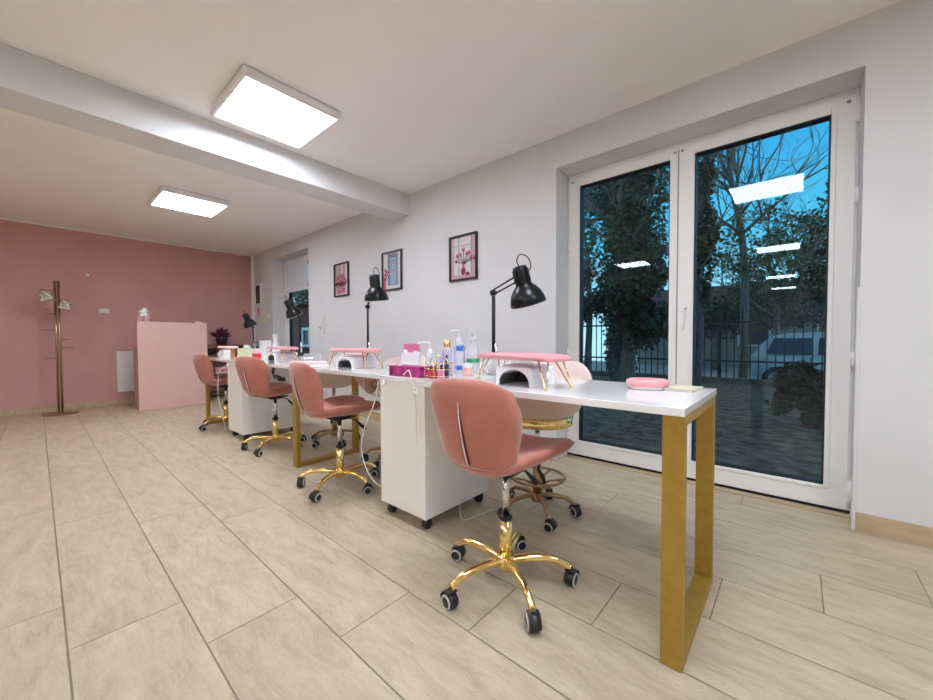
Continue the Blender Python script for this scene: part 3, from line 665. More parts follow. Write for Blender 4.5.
# ------------------------------------------------------------------ cables
def cable(pts, label, m='cable', r=.003, sub=6):
    return tag(MB().tube(catmull(pts, sub), r, 6).build('cable', m), label, 'cable', 'cables' if m == 'cable' else None)
cable([(-1.50, 1.226, .772), (-1.43, 1.20, .80), (-1.40, 1.19, .775), (-1.405, 1.209, .70), (-1.405, 1.2255, .60), (-1.40, 1.226, .45), (-1.372, 1.224, .395), (-1.335, 1.24, .39), (-1.337, 1.36, .415), (-1.337, 1.44, .40), (-1.335, 1.50, .355), (-1.337, 1.55, .39), (-1.335, 1.50, .42), (-1.337, 1.46, .37), (-1.335, 1.53, .33), (-1.337, 1.50, .22), (-1.335, 1.47, .10), (-1.30, 1.45, .008), (-1.27, 1.56, .006), (-1.25, 1.66, .006)],
      'white cable hanging over the near cabinet and looped on its side')
cable([(-1.668, 1.20, .72), (-1.72, 1.23, .70), (-1.76, 1.26, .62), (-1.74, 1.28, .58), (-1.78, 1.27, .66), (-1.90, 1.27, .60), (-2.15, 1.42, .72), (-2.20, 1.45, .728)], 'white cable slung under the second table towards the cabinet')
cable([(-1.73, 1.24, .725), (-1.745, 1.22, .60), (-1.84, 1.22, .45), (-1.87, 1.22, .30), (-1.80, 1.24, .16), (-1.73, 1.3, .10), (-1.728, 1.42, .05), (-1.75, 1.50, .006), (-1.8, 1.6, .005)], 'white cable hanging down the left of the near cabinet')
cable([(-1.75, 1.30, .728), (-1.90, 1.32, .66), (-1.97, 1.38, .70), (-1.88, 1.42, .62), (-1.76, 1.34, .60), (-1.74, 1.34, .66), (-1.80, 1.36, .728)], 'thin black looped cable beneath the second table', 'black', .0025)
cable([(-4.256, 1.225, .70), (-4.34, 1.20, .62), (-4.38, 1.20, .40), (-4.33, 1.22, .20), (-4.36, 1.25, .06), (-4.45, 1.3, .006), (-4.5, 1.45, .006)], 'white cable hanging in front of the far cabinet beside the last chair')
cable([(-3.905, 1.30, .70), (-3.906, 1.36, .50), (-3.906, 1.44, .42), (-3.905, 1.40, .36), (-3.906, 1.34, .33), (-3.905, 1.36, .38), (-3.906, 1.31, .34), (-3.905, 1.30, .30)], 'white cable curled on the side of the far cabinet')
bc = thing('power_adapter', 'black power adapter and cable tangle under the third table', 'power adapter', (-3.50, 1.40, .728), 0)
MB().tube(catmull([(0, 0, 0), (.0, -.02, -.05), (.06, -.03, -.09), (.14, -.04, -.08), (.20, -.02, -.10), (.16, 0, -.12), (.08, -.01, -.10), (.0, .0, -.12), (-.03, 0, -.08), (0, 0, -.03)], 5), .006, 8).build('cord', 'black', bc); MB().box(.12, .20, -.03, .01, -.13, -.095, .005).build('plug_body', 'black', bc)

# ------------------------------------------------------------------ reception desk
rd = thing('reception_desk', 'tall pale pink glossy reception desk before the pink wall', 'reception desk', (-6.66, .90, 0), 0)
MB().box(-.04, .0, 0, .80, 0, 1.21, .003).build('front_panel', 'pinkdesk', rd)
MB().box(-.34, -.041, .0, .03, 0, .86, .003).build('side_panel', 'pinkdeskside', rd)
MB().box(-.34, -.041, .77, .80, 0, .86, .003).build('side_panel', 'pinkdeskside', rd)
MB().box(-.36, -.041, .031, .769, .82, .85, .003).build('worktop', 'pinkdesk', rd)
# figurine / vase on the desk corner in a clear box
fg = thing('acrylic_display', 'clear pink tinted display box on the left top of the reception desk', 'display box', (-6.685, .975, 1.21), 0); fg.scale = (1, 1, 1.0)
m = MB(); M['pinkclear'] = clearmat('pink_clear', (.8, .5, .52), .55)
m.box(-.014, .014, -.062, .062, 0, .004).box(-.0135, -.011, -.062, .062, .004, .165).box(-.011, .0135, -.062, -.059, .004, .15).box(-.011, .0135, .059, .062, .004, .15); m.build('display_case', 'pinkclear', fg)
vs = thing('small_vase', 'small gold vase with round white blooms in the display box on the desk', 'vase', (-6.684, .975, 1.215), 0)
MB().lathe([(0, 0), (.009, 0), (.0095, .02), (.006, .045), (.008, .062)], n=14).build('body', 'gold', vs)
m = MB()
for dy, dz, r_ in ((-.02, .085, .022), (.014, .09, .024), (.0, .125, .03), (-.018, .125, .02), (.012, .155, .026)):
    m.lathe([(r_ * math.sin(PI * k / 8) * (1 + .06 * (k % 2)), -r_ * math.cos(PI * k / 8)) for k in range(9)], (0, dy, dz), 12, sx=.55)
m.build('blooms', 'tissue', vs)
o = MB().box(-.03, .0, -.05, .05, 0, .010, .002).box(-.02, -.012, -.03, .03, .010, .020, .001).build('card_holder', 'pinklight'); o.location = (-6.663, 1.60, 1.21); tag(o, 'small pink card holder on the right top of the reception desk', 'card holder')

# shelf unit behind the desk
su = thing('shelf_unit', 'low dark wooden shelf unit between reception desk and furthest table', 'shelf unit', (-7.25, 2.0, 0), 0)
for z in (.08, .38, .70): MB().box(-.15, .15, -.29, .31, z, z + .02, .002).build('shelf', 'wood', su)
for yy in (-.31, .31): MB().box(-.15, .15, yy, yy + .02, 0, .86, .002).build('side_panel', 'wood', su)
MB().box(-.16, .16, -.32, .34, .86, .88, .002).build('top', 'wood', su)
for k in range(3):
    o = MB().box(-.10, .10, -.13, .13, 0, .034, .012).build('folded_towel', 'pinklight' if k != 1 else 'pinkvinyl'); o.location = (-7.23, 2.05, .4005 + .035 * k)
    tag(o, ['bottom pink folded towel on the dark shelf unit', 'middle pink folded towel on the dark shelf unit', 'top pink folded towel on the dark shelf unit'][k], 'towel', 'folded towels on the shelf')
for (yy, z, lb) in ((1.88, .7205, 'dark round basket on the upper shelf nearer the desk'), (2.16, .7205, 'dark round basket on the upper shelf nearer the window wall')):
    o = MB().lathe([(0, 0), (.07, 0), (.085, .03), (.09, .09), (.086, .10), (.08, .09), (.06, .015), (0, .012)], n=20).build('basket', 'terr'); o.location = (-7.25, yy, z); tag(o, lb, 'basket', 'dark baskets on the shelf unit')
# plum coloured plant
pl = thing('potted_plant', 'dark plum leaved potted plant beside the reception desk', 'plant', (-7.2, 2.04, .88), 0)
MB().lathe([(0, 0), (.06, 0), (.085, .10), (.088, .12), (.078, .12), (.07, .10), (0, .09)], n=22).build('pot', 'terr', pl)
m = MB(); r2 = random.Random(5)
for k in range(230):
    a = r2.random() * 2 * PI; el = .25 + r2.random() * 1.2; L_ = .08 + .11 * r2.random(); d = Vector((math.cos(a) * math.cos(el), math.sin(a) * math.cos(el), math.sin(el)))
    b0 = Vector((0, 0, .10)) + d * (.03 + .10 * r2.random()); tip = Vector((0, 0, .10)) + d * (L_ + .02) ; sd = d.cross(Vector((0, 0, 1))).normalized() * (.011 + .008 * r2.random()); mid = (b0 + tip) / 2 + Vector((0, 0, .012))
    m.disc_ngon([b0, mid + sd, tip, mid - sd])
m.build('foliage', 'plum', pl)

# heater and switches on the pink wall
ht = thing('wall_heater', 'flat white panel heater low on the pink wall beside the reception desk', 'heater', (XF, 1.02, .20), 0)
MB().box(.012, .045, -.25, .25, 0, .60, .006).build('panel', 'heater', ht)
m = MB(); m.box(.0, .012, -.20, -.16, .1, .5).box(.0, .012, .16, .20, .1, .5); m.build('wall_bracket', 'heater', ht)
def plate(name, x, y, z, ny, w_, h_, label, n=1, m='switch'):
    """wall plate facing +x (ny=0) or -y (ny=1)"""
    t = thing(name, label, 'light switch' if 'switch' in name else 'wall item', (x, y, z), 0)
    if ny: 
        MB().box(-w_ / 2, w_ / 2, -.009, 0, -h_ / 2, h_ / 2, .003).build('plate', m, t)
        for k in range(n): MB().box(-w_ / 2 + .01 + k * w_ / n, -w_ / 2 - .01 + (k + 1) * w_ / n, -.013, -.0091, -h_ / 2 + .012, h_ / 2 - .012, .002).build('rocker', m, t)
    else:
        MB().box(0, .009, -w_ / 2, w_ / 2, -h_ / 2, h_ / 2, .003).build('plate', m, t)
        for k in range(n): MB().box(.0091, .013, -w_ / 2 + .01 + k * w_ / n, -w_ / 2 - .01 + (k + 1) * w_ / n, -h_ / 2 + .012, h_ / 2 - .012, .002).build('rocker', m, t)
plate('light_switch', XF, .66, 1.38, 0, .11, .07, 'double grey light switch on the pink wall right of the coat stand', 2)
plate('light_switch', -6.86, YW, 1.36, 1, .085, .085, 'white light switch beside the far window opening', 1, 'white')
o = MB().lathe([(0, 0), (.02, 0), (.02, .01), (.012, .014), (0, .014)], (XF, .50, 1.87), 14, Matrix.Rotation(PI / 2, 3, 'Y')).build('wall_plug', 'white'); tag(o, 'tiny white round fitting high on the pink wall', 'wall fitting')
# electric panel and papers near the corner
ep = thing('fuse_box', 'white framed dark glass panel on the wall left of the far window', 'wall panel', (-7.26, YW, 1.77), 0)
m = MB(); a, b = .135, .19
m.box(-a, a, -.03, 0, -b, -b + .03, .003).box(-a, a, -.03, 0, b - .03, b, .003).box(-a, -a + .03, -.03, 0, -b + .03, b - .03, .003).box(a - .03, a, -.03, 0, -b + .03, b - .03, .003); m.build('frame', 'white', ep)
M['maroon'] = mat('dark_maroon_glass', (.05, .012, .014), .2); MB().box(-a + .03, a - .03, -.02, -.002, -b + .03, b - .03).build('pane', 'maroon', ep)
o = MB().box(-.055, .055, -.004, .0, -.07, .07, .0008).build('notice_card', 'hotpink'); o.location = (-7.30, YW, 1.47); tag(o, 'small dark pink card on the wall under the dark panel', 'card')
o = MB().box(-.08, .08, -.006, .0, -.10, .10, .001).build('notice_card', 'cream'); o.location = (-7.07, YW, 1.36); tag(o, 'yellow cream card on the wall left of the light switch', 'card')

# coat stand
cs = thing('coat_stand', 'bronze coat stand with small pegs by the pink wall', 'coat stand', (-7.20, .195, 0), 0)
MB().lathe([(0, 0), (.165, 0), (.172, .005), (.172, .013), (.16, .018), (.03, .022), (.026, .04), (0, .04)], n=40).build('base', 'brass', cs)
MB().tube([(0, -.016, .02), (0, -.016, 1.72)], .012, 16).build('pole', 'brass', cs)
MB().tube([(.0, .016, .02), (0, .016, 1.72)], .012, 16).build('pole', 'brass', cs)
MB().lathe([(0, 0), (.014, 0), (.014, .010), (.0, .014)], (0, -.016, 1.719), 14).lathe([(0, 0), (.014, 0), (.014, .010), (.0, .014)], (0, .016, 1.719), 14).build('top_cap', 'brass', cs)
for z, s_, xo, ln in ((1.60, -1, 0, .13), (1.48, 1, 0, .10), (1.30, -1, .3, .09), (1.09, -1, 0, .14), (.97, 1, .2, .09), (.86, 1, 0, .13), (.73, -1, .4, .09), (1.36, -1, -.5, .09)):
    y0_ = .016 * s_; MB().tube([(0, y0_, z), (xo * ln * .8, y0_ + s_ * ln * .9, z), (xo * ln * .82, y0_ + s_ * ln * .95, z + .012)], .008, 8).build('peg', 'brass', cs)
# small scarves / bags hanging
def pouch(x, y, z, w_, h_, mm, label, tilt):
    r2 = random.Random(int(abs(y) * 1000)); rows = []
    for i in range(7):
        t_ = i / 6; row = []
        for k in range(16):
            a = 2 * PI * k / 16; row.append((.025 * math.sin(a) * (.5 + t_), w_ * (.62 + .38 * t_) * math.cos(a) * (1 + .05 * math.sin(3 * k + i)), -h_ * t_ + .01 * math.sin(k * 2.)))
        rows.append(row)
    o = MB().grid(rows, closed=True, cap=True).build('hanging_bag', mm); o.location = (x, y, z); o.rotation_euler = (tilt, 0, 0); tag(o, label, 'bag'); return o
M['bagmat'] = noisy(mat('grey_cream_lace', (.6, .55, .48), .8), 30, (.14, .10, .08), (.85, .78, .66))
pouch(-7.16, .195 - .10, 1.575, .075, .115, 'bagmat', 'grey and cream cloth bag hanging left on the coat stand', .1)
pouch(-7.16, .195 + .085, 1.46, .065, .10, 'bagmat', 'pale cloth bag hanging right on the coat stand', -.35)

# ------------------------------------------------------------------ pictures and wall marks
M['p_pink'] = mat('print_pale_pink', (.55, .33, .37), .5); M['p_white'] = mat('print_white', (.62, .58, .60), .5); M['p_red'] = mat('print_dark_red', (.16, .012, .03), .5); M['p_rose'] = mat('print_rose', (.48, .10, .16), .5)
M['p_blue'] = mat('print_slate_blue', (.11, .14, .22), .5); M['p_lblue'] = mat('print_light_blue', (.28, .36, .48), .5); M['p_grey'] = mat('print_grey', (.30, .26, .28), .5); M['p_stem'] = mat('print_stem', (.06, .03, .04), .5)
PM = ['p_pink', 'p_white', 'p_red', 'p_rose', 'p_blue', 'p_lblue', 'p_grey', 'p_stem']
def picture(x0, x1, z0, z1, label, draw):
    cx, cz = (x0 + x1) / 2, (z0 + z1) / 2; a, b = (x1 - x0) / 2, (z1 - z0) / 2; t = thing('framed_picture', label, 'picture', (cx, YW, cz), 0, 'framed pictures on the window wall')
    m = MB(); f = .018
    m.box(-a, a, -.022, 0, -b, -b + f, .002).box(-a, a, -.022, 0, b - f, b, .002).box(-a, -a + f, -.022, 0, -b + f, b - f, .002).box(a - f, a, -.022, 0, -b + f, b - f, .002); m.build('frame', 'frameblack', t)
    p = MB(); lay = [0]
    def rect(u0, u1, v0, v1, k): 
        lay[0] += 1; p.mi = k; yy = -.006 - .00015 * lay[0]; p.disc_ngon([((u0 * 2 - 1) * (a - f), yy, (v0 * 2 - 1) * (b - f)), ((u1 * 2 - 1) * (a - f), yy, (v0 * 2 - 1) * (b - f)), ((u1 * 2 - 1) * (a - f), yy, (v1 * 2 - 1) * (b - f)), ((u0 * 2 - 1) * (a - f), yy, (v1 * 2 - 1) * (b - f))])
    def blob(u, v, ru, rv, k, n=14, ph=0.):
        lay[0] += 1; p.mi = k; yy = -.006 - .00015 * lay[0]; p.disc_ngon([((u * 2 - 1) * (a - f) + ru * math.cos(2 * PI * q / n + ph) * 2 * a, yy, (v * 2 - 1) * (b - f) + rv * math.sin(2 * PI * q / n + ph) * 2 * b) for q in range(n)])
    def stroke(pts, w_, k):
        for (u0, v0), (u1, v1) in zip(pts, pts[1:]):
            lay[0] += 1; p.mi = k; yy = -.006 - .00015 * lay[0]; A = Vector(((u0 * 2 - 1) * (a - f), (v0 * 2 - 1) * (b - f))); B = Vector(((u1 * 2 - 1) * (a - f), (v1 * 2 - 1) * (b - f))); d = (B - A).normalized(); nn = Vector((-d.y, d.x)) * w_
            p.disc_ngon([(A.x + nn.x, yy, A.y + nn.y), (B.x + nn.x, yy, B.y + nn.y), (B.x - nn.x, yy, B.y - nn.y), (A.x - nn.x, yy, A.y - nn.y)])
    draw(rect, blob, stroke); p.build('print', PM, t)
def flowers(rect, blob, stroke, cx, cy, s_, top):
    for du, dv in top:
        stroke([(cx, cy), (cx + du * .5, cy + dv * .55), (cx + du, cy + dv)], .0035, 7); 
    for i, (du, dv) in enumerate(top):
        
        for q_ in range(3): blob(cx + du + .028 * (q_ - 1) * s_, cy + dv + .012 * (q_ % 2) * s_, .030 * s_, .040 * s_, (3, 0, 3)[(q_ + i) % 3], 7, q_)
        blob(cx + du + .01, cy + dv - .022, .032 * s_, .016 * s_, 2)
def pic1(rect, blob, stroke):
    rect(0, 1, 0, 1, 1); rect(0, .12, 0, 1, 0); rect(.85, 1, 0, 1, 0); rect(.80, .85, 0, 1, 6); rect(.3, .34, .1, 1, 6); rect(.12, .8, .78, .795, 6); rect(0, .85, 0, .09, 0)
    flowers(rect, blob, stroke, .52, .33, 1.1, [(-.30, .10), (-.26, .22), (-.12, .24), (.0, .36), (.14, .25), (.26, .27), (.30, .16), (.42, .12)])
    blob(.52, .17, .085, .085, 2); blob(.52, .29, .04, .06, 3); blob(.7, .10, .07, .035, 2)
def pic2(rect, blob, stroke):
    rect(0, 1, 0, 1, 6); rect(.0, .25, .1, 1, 1); rect(.28, .78, .1, .96, 4); rect(.38, .74, .12, .86, 5); rect(.45, .68, .5, .8, 4); rect(.47, .66, .52, .78, 5); rect(.85, 1, .1, 1, 1); rect(0, 1, 0, .1, 1); rect(0, .16, 0, .3, 3)
    flowers(rect, blob, stroke, .1, .22, 1.2, [(.0, .20), (.1, .26), (.18, .18), (.04, .32), (.22, .28), (-.02, .12)]); blob(.58, .74, .02, .03, 7)
def pic3(rect, blob, stroke):
    rect(0, 1, 0, 1, 0); rect(.0, .12, .5, 1, 6); rect(.3, .42, .5, 1, 6); rect(.6, .66, .4, 1, 6); rect(.45, .6, .6, 1, 1); rect(.8, 1, .1, 1, 1); rect(0, 1, 0, .07, 1)
    flowers(rect, blob, stroke, .45, .3, 1.5, [(-.36, .12), (-.3, .24), (-.18, .3), (-.05, .36), (.08, .3), (.2, .34), (.3, .22), (.38, .12), (0, .2)])
    for q in range(5): blob(.12 + .15 * q, .36 + .04 * (q % 2), .09, .035, 2)
    for q in range(6): stroke([(.2 + .1 * q, .34), (.28 + .07 * q, .06)], .004, 3 if q % 2 else 2)
    blob(.35, .1, .10, .05, 3); blob(.7, .16, .08, .05, 3)
picture(-2.53, -2.185, 1.505, 1.93, 'black framed picture of pink tulips in a vase, nearest the glass door', pic1)
picture(-3.605, -3.25, 1.505, 1.945, 'black framed picture of a blue door, middle of the three', pic2)
picture(-4.66, -4.31, 1.52, 1.955, 'black framed picture of a red flower bunch, nearest the far window', pic3)
o = MB().tube([(-5.12, YW - .004, 1.14), (-5.06, YW - .004, 1.10), (-4.93, YW - .004, 1.325), (-4.95, YW - .004, 1.03)], .0018, 6).tube([(-5.12, YW - .004, 1.14), (-5.05, YW - .004, 1.12)], .004, 6).build('wall_hook_wire', 'seam'); tag(o, 'thin grey bent wire on the white wall left of the pictures', 'wire')

# ------------------------------------------------------------------ the garden and street outside
M['ground'] = noisy(mat('leaf_littered_ground', (.10, .09, .07), .9), 7, (.02, .02, .016), (.24, .20, .15), detail=10, bump=.8, bscale=14)
M['road'] = noisy(mat('pale_street', (.4, .4, .4), .8), 1.2, (.36, .36, .37), (.5, .5, .5))
M['kerb'] = noisy(mat('rough_kerb_wall', (.16, .13, .11), .9), 6, (.09, .075, .06), (.2, .165, .14))
def leafmat(n, a, b, sc=2.5):
    m = mat(n, a, .6); nt = m.node_tree; N = nt.nodes.new; L = nt.links.new; oi = N('ShaderNodeNewGeometry'); nz = N('ShaderNodeTexNoise'); nz.inputs['Scale'].default_value = sc; nz.inputs['Detail'].default_value = 6
    L(oi.outputs['Position'], nz.inputs['Vector']); r = N('ShaderNodeValToRGB'); r.color_ramp.elements[0].position = .35; r.color_ramp.elements[1].position = .65; r.color_ramp.elements[0].color = (*a, 1); r.color_ramp.elements[1].color = (*b, 1)
    L(nz.outputs['Fac'], r.inputs[0]); L(r.outputs[0], nt.nodes['Principled BSDF'].inputs['Base Color']); return m
M['leafdark'] = leafmat('dark_evergreen_leaves', (.014, .026, .014), (.055, .10, .045))
M['leafreflect'] = leafmat('reflection_dark_leaves', (.006, .010, .009), (.018, .03, .022))  # near-black so the leaves pass as a dark reflection in the glass
M['leafolive'] = leafmat('olive_leaves', (.05, .06, .025), (.16, .17, .07))
M['leafbrown'] = leafmat('dry_brown_leaves', (.14, .08, .05), (.30, .20, .15))
M['leafivy'] = leafmat('ivy_leaves', (.03, .07, .045), (.12, .24, .15), 6)
M['bark'] = noisy(mat('grey_brown_bark', (.16, .13, .11), .9), 5, (.09, .075, .06), (.24, .20, .17), stretch=(6, 6, 1), bump=.5)
M['iron'] = mat('black_iron', (.012, .012, .014), .5)
M['carwhite'] = mat('white_car_paint', (.75, .77, .8), .12, Coat_Weight=.5); M['carglass'] = mat('dark_car_glass', (.04, .06, .09), .08); M['tyre'] = mat('tyre', (.015, .015, .016), .8)
M['housewall'] = noisy(mat('street_house_render', (.3, .28, .26), .9), 2, (.26, .25, .24), (.36, .34, .31)); M['annex'] = mat('red_brown_render', (.14, .055, .045), .8)
GZ = -.15
struct(tag(MB().box(-26, 8, YO, 11.2, GZ - .2, GZ).build('garden_ground', 'ground'), None))
struct(tag(MB().box(-22, 14, 11.7, 23, GZ - .5, GZ - .25).build('street', 'road'), None))
struct(tag(MB().box(-16, 8, 11.2, 11.5, GZ - .3, GZ + .12, .02).box(-16, 8, 11.5, 11.7, GZ - .5, GZ - .1, .02).build('garden_kerb', 'kerb'), None))

fn = thing('iron_fence', 'black iron bar fence between garden and street', 'fence', (-2.6, 11.35, GZ + .12), 0)
for x in [-3.6 + .158 * k for k in range(45)]: MB().box(x - .011, x + .011, -.011, .011, 0, 1.62, 0).lathe([(.012, 1.62), (.018, 1.65), (.0, 1.73)], (x, 0, 0), 4).build('bar', 'iron', fn)
for z in (.40, 1.36): MB().box(-3.7, 3.5, -.02, .02, z, z + .045, .003).build('rail', 'iron', fn)
for x in (-3.75, -1.2, 1.15, 3.5): MB().box(x - .04, x + .04, -.04, .04, 0, 1.8, .005).build('post', 'iron', fn)

def leaves(n, c, rad, size, seed, clump=None, shellf=.0):
    r2 = random.Random(seed); vs, fs = [], []
    cl = clump or 1; centers = []
    for i in range(cl):
        while True:
            p = Vector((r2.uniform(-1, 1), r2.uniform(-1, 1), r2.uniform(-1, 1)))
            if p.length <= 1 and p.length >= shellf: break
        centers.append(Vector((c[0] + p.x * rad[0], c[1] + p.y * rad[1], c[2] + p.z * rad[2])))
    cr_ = (.34 if cl > 1 else 1.)
    for i in range(n):
        ce = centers[i % cl] if cl > 1 else Vector(c)
        q = Vector((r2.gauss(0, 1), r2.gauss(0, 1), r2.gauss(0, 1))).normalized() * (r2.random() ** .5)
        p = ce + Vector((q.x * rad[0] * cr_, q.y * rad[1] * cr_, q.z * rad[2] * cr_ * .8))
        d = Vector((r2.gauss(0, 1), r2.gauss(0, 1), r2.gauss(0, .6) - .3)).normalized(); s_ = d.cross(Vector((r2.gauss(0, 1), r2.gauss(0, 1), r2.gauss(0, 1)))).normalized(); L_ = size * (.6 + .8 * r2.random()); W_ = L_ * .32
        k = len(vs); vs += [p, p + d * L_ * .5 + s_ * W_, p + d * L_, p + d * L_ * .5 - s_ * W_]; fs.append((k, k + 1, k + 2, k + 3))
    return vs, fs
def leafobj(name, lists, m, parent):
    vs, fs = [], []
    for v, f in lists:
        k = len(vs); vs += v; fs += [tuple(i + k for i in q) for q in f]
    me = bpy.data.meshes.new(name); me.from_pydata([tuple(v) for v in vs], [], fs); me.materials.append(M[m]); o = bpy.data.objects.new(name, me); C.objects.link(o); o.parent = parent; return o
def tree(label, x, y, trunk, r0, crown, lm, seed, name='tree', twigs=0, twig_top=None):
    t = thing(name, label, 'tree' if 'tree' in name else 'shrub', (x, y, GZ), 0)
    tm = MB(); P = catmull(trunk, 5); n = len(P) - 1; tm.tube(P, [r0 * (1 - .6 * i / n) for i in range(n + 1)], 12)
    r2 = random.Random(seed + 50)
    tips = []
    def branch(p, d, L_, r_, depth):
        q = [p]; dd = d.copy()
        for i in range(4): dd = (dd + Vector((r2.gauss(0, .16), r2.gauss(0, .16), r2.gauss(.04, .12)))).normalized(); q.append(q[-1] + dd * L_ / 4)
        tm.tube(q, [r_ * (1 - .17 * i) for i in range(5)], 5 if depth < 2 else 4); tips.append(q[-1])
        if depth > 0:
            for k in range(3 if depth > 1 else 4):
                i = r2.randint(1, 4); branch(q[i], (dd + Vector((r2.gauss(0, .6), r2.gauss(0, .6), r2.gauss(.1, .45)))).normalized(), L_ * .66, r_ * .5, depth - 1)
    for k in range(twigs):
        i = int(n * (.45 + .55 * (k + 1) / (twigs + 1))); a = r2.random() * 2 * PI; branch(Vector(P[i]), Vector((math.cos(a) * .9, math.sin(a) * .5, .55 + .6 * r2.random())).normalized(), twig_top or 1.6, r0 * .42, 3)
    tm.build('trunk', 'bark', t)
    leafobj('foliage', crown, lm, t) if crown else None
    return t
tree('dense dark evergreen tree filling the left door leaf', -2.52, 7.6, [(0, 0, 0), (.05, .05, 1.2), (-.1, 0, 2.6), (.05, 0, 4.2)], .15,
     [leaves(14000, (.02, .1, 3.9), (.64, .7, 2.8), .09, 1, 80, .1), leaves(6000, (.3, .0, 2.0), (.75, .6, .95), .09, 2, 30)], 'leafdark', 1, twigs=3)
tree('ivy covered tree trunk low in the left door leaf', -2.98, 8.7, [(0, 0, 0), (.02, 0, 1.0), (.0, 0, 2.2)], .16, [leaves(3600, (0, 0, .85), (.34, .3, 1.1), .09, 3)], 'leafivy', 3, name='ivy_tree')
tree('brown leaved shrub at the left edge of the left door leaf', -3.85, 8.2, [(0, 0, 0), (.05, 0, .9), (0, 0, 1.7)], .05, [leaves(3600, (0, 0, 2.15), (.6, .5, .75), .08, 4, 22)], 'leafbrown', 4, name='shrub')
tree('loose leafy tree beyond the fence seen through the left door leaf', -5.6, 12.9, [(0, 0, -.3), (.1, 0, 2), (0, 0, 4.5)], .14, [leaves(3000, (.2, 0, 5.3), (1.3, 1.0, 2.2), .13, 5, 50)], 'leafolive', 5, twigs=4)
tree('leafy evergreen along the left edge of the right door leaf', -1.58, 9.2, [(0, 0, 0), (.05, 0, 1.5), (.0, 0, 3.2), (.1, 0, 4.6)], .10, [leaves(3400, (.05, 0, 3.4), (.30, .4, 1.7), .10, 6, 40)], 'leafdark', 6, twigs=3)
tree('big bare tree with a leaning grey trunk in the right door leaf', -1.02, 11.95, [(0, 0, -.2), (.02, 0, 1.6), (.0, 0, 2.8), (-.1, 0, 4.0), (-.32, .05, 5.2), (-.38, 0, 6.6), (-.3, 0, 8.2)], .105, [leaves(1500, (.3, .2, 3.5), (1.1, .7, .9), .10, 7, 34)], 'leafolive', 7, twigs=24, twig_top=2.3)
tree('olive green tree behind the fence in the middle of the right door leaf', -.60, 16.6, [(0, 0, -.3), (.1, 0, 1.8), (0, 0, 3.4)], .12, [leaves(3000, (.0, 0, 3.1), (1.5, .9, 1.3), .12, 8, 60)], 'leafolive', 8, twigs=7, twig_top=2.6)
tree('dark evergreen tree at the right edge of the right door leaf', .92, 17.4, [(0, 0, -.3), (0, 0, 2.2), (0, 0, 4.4)], .16, [leaves(6500, (0, 0, 3.9), (.85, .8, 2.6), .12, 9, 80)], 'leafdark', 9, twigs=7, twig_top=1.8)
tree('wide mixed hedge tree across the street behind the parked car', -2.6, 19.3, [(0, 0, -.3), (0, 0, 1.2), (0, 0, 2.2)], .16, [leaves(8000, (0, 0, 2.0), (3.0, .7, .9), .15, 10, 80)], 'leafdark', 10, twigs=4, twig_top=2.2)
tree('added low dark shrub standing in for a person mirrored in the right door leaf', .12, 6.3, [(0, 0, 0), (0, 0, .3)], .04, [leaves(5000, (0, 0, .40), (.33, .34, .38), .06, 11, 22)], 'leafreflect', 11, name='shrub')  # dark mass added where a crouching person is mirrored in the glass

# car
def car(x, y):
    t = thing('parked_car', 'white parked car behind the iron fence in the right door leaf', 'car', (x, y, GZ - .25), 0); L_ = 4.2
    prof = [(-1.45, .35), (-1.52, .6), (-1.48, .9), (-1.32, 1.2), (-1.12, 1.40), (-.8, 1.48), (.5, 1.52), (1.6, 1.46), (1.95, 1.10), (2.2, .98), (2.24, .5), (2.15, .32)]
    rows = []
    for yy, s_ in ((-.84, .96), (-.86, 1.), (-.70, 1.0), (0, 1.02), (.70, 1.), (.86, 1.), (.84, .96)):
        rows.append([(px * (1 if abs(yy) < .85 else .995), yy * (1 if pz < .95 or abs(yy) < .1 else .84), .3 + (pz - .3) * s_) for px, pz in prof])
    MB().grid(rows, closed=True, cap=True).build('body', 'carwhite', t)
    for xx in ((-1.2, -.32), (-.22, .62), (.74, 1.6)):
        a, b = xx; top = 1.36; MB().grid([[(a, -.868, .95), (b, -.868, .95)], [(a + (.16 if a < -.5 else .02), -.755, top), (b - (.12 if b > 1 else .0), -.755, top)]]).grid([[(a, -.858, .95), (b, -.858, .95)], [(a + (.16 if a < -.5 else .02), -.745, top), (b - (.12 if b > 1 else .0), -.745, top)]]).build('window', 'carglass', t)
    for wx in (-.95, 1.5):
        for wy in (-.80, .80):
            w_ = MB(); w_.mi = 0; w_.lathe([(0, -.1), (.2, -.1), (.3, -.09), (.32, -.06), (.32, .06), (.3, .09), (.2, .1), (0, .1)], (wx, wy - .04 * (1 if wy < 0 else -1), .32), 24, Matrix.Rotation(PI / 2, 3, 'X')); w_.mi = 1; w_.lathe([(0, -.112), (.19, -.108), (.2, -.1)], (wx, wy - .04 * (1 if wy < 0 else -1), .32), 18, Matrix.Rotation(-PI / 2, 3, 'X')); w_.build('wheel', ['tyre', 'chrome'], t)
    MB().box(-1.53, -1.45, -.78, -.62, .66, .95, .02).build('headlight', 'white', t)
car(.62, 13.1)
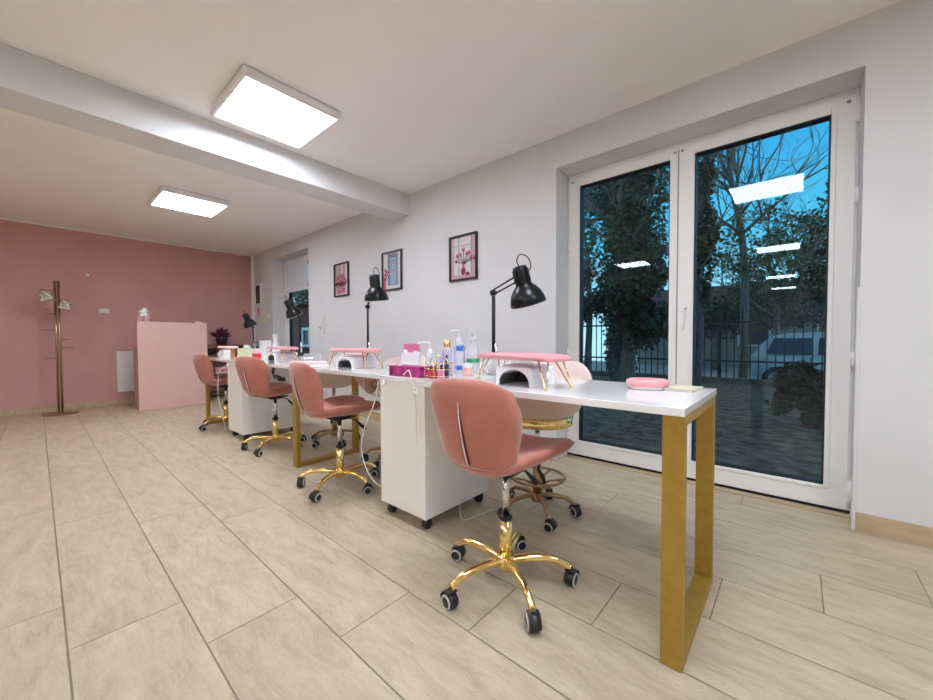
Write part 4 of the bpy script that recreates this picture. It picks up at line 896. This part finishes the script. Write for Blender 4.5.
def house(name, label, x0, x1, y, z1, wm, wins, rise=1.1, pm='carglass'):
    t = thing(name, label, 'building', ((x0 + x1) / 2, y, GZ - .25), 0); hw = (x1 - x0) / 2
    MB().box(-hw, hw, 0, 4, 0, z1, .02).build('wall', wm, t)
    MB().grid([[(-hw - .3, -.3, z1), (hw + .3, -.3, z1)], [(-hw - .3, 2, z1 + rise), (hw + .3, 2, z1 + rise)], [(-hw - .3, 4.3, z1), (hw + .3, 4.3, z1)]]).grid([[(-hw - .3, -.3, z1 - .08), (hw + .3, -.3, z1 - .08)], [(-hw - .3, 2, z1 + rise - .08), (hw + .3, 2, z1 + rise - .08)], [(-hw - .3, 4.3, z1 - .08), (hw + .3, 4.3, z1 - .08)]]).build('roof', 'annex', t)
    for a, b, c, d in wins:
        f = MB(); f.box(a, b, -.05, -.001, c, c + .07).box(a, b, -.05, -.001, d - .07, d).box(a, a + .07, -.05, -.001, c + .07, d - .07).box(b - .07, b, -.05, -.001, c + .07, d - .07); f = f.build('window', 'pvc', t)
        MB().box(a + .07, b - .07, -.02, -.002, c + .07, d - .07).build('pane', pm, f)
house('street_house', 'grey house with dark windows across the street, behind the trees', -6.5, 5.0, 21.5, 3.0, 'housewall', [(-4.2, -3.0, 1.0, 2.4), (-1.3, -.1, 1.0, 2.4), (1.4, 2.6, 1.0, 2.4), (3.4, 4.6, 1., 2.4)])
house('garden_annex', 'red brown outbuilding with a white framed window outside the far door', -13.2, -9.3, 5.0, 2.3, 'annex', [(.74, 1.20, 1.16, 1.70)], .12, 'maroon')
tree('bright leafy tree above the outbuilding seen through the far door', -20.6, 9.9, [(0, 0, 0), (0, 0, 1.5), (0, 0, 3.6)], .1, [leaves(1500, (0, 0, 3.4), (2.6, .8, 1.1), .17, 12, 60)], 'leafolive', 12)

# ------------------------------------------------------------------ dusk sky
wd = bpy.data.worlds.new('dusk_sky'); bpy.context.scene.world = wd; wd.use_nodes = True; nt = wd.node_tree; nt.nodes.clear(); N = nt.nodes.new; L = nt.links.new
tc = N('ShaderNodeTexCoord'); sp = N('ShaderNodeSeparateXYZ'); L(tc.outputs['Generated'], sp.inputs[0])
r = N('ShaderNodeValToRGB'); r.color_ramp.elements[0].position = 0.; r.color_ramp.elements[0].color = (.38, .66, .78, 1); r.color_ramp.elements[1].position = 1.; r.color_ramp.elements[1].color = (.19, .23, .25, 1)
k = r.color_ramp.elements.new(.22); k.color = (.06, .40, .62, 1)
k = r.color_ramp.elements.new(.45); k.color = (.015, .25, .55, 1)
k = r.color_ramp.elements.new(.65); k.color = (.15, .22, .27, 1)
L(sp.outputs[2], r.inputs[0]); bg_ = N('ShaderNodeBackground'); bg_.inputs[1].default_value = 1.; L(r.outputs[0], bg_.inputs[0]); ou = N('ShaderNodeOutputWorld'); L(bg_.outputs[0], ou.inputs[0])

# ------------------------------------------------------------------ camera
cam = bpy.data.cameras.new('camera'); co = bpy.data.objects.new('camera', cam); C.objects.link(co)
cam.sensor_width = 36.; cam.lens = 36. * 376.794 / 933.; cam.clip_start = .02
Rm = Matrix(((0.75276958, -0.01548099, 0.65810204), (0.65827377, 0.02330465, -0.7524178), (-0.00368867, 0.99960854, 0.02773377)))
co.matrix_world = Matrix.Translation((0, 0, .95)) @ Rm.to_4x4()
sc = bpy.context.scene; sc.camera = co
sc.view_settings.view_transform = 'Standard'; sc.view_settings.look = 'None'; sc.view_settings.gamma = 1.; sc.view_settings.exposure = .82
sc.cycles.max_bounces = 10; sc.cycles.diffuse_bounces = 6; sc.cycles.glossy_bounces = 5; sc.cycles.transparent_max_bounces = 16; sc.cycles.transmission_bounces = 6
sc.cycles.sample_clamp_indirect = 6.; sc.cycles.use_denoising = True; sc.cycles.caustics_reflective = False; sc.cycles.caustics_refractive = False
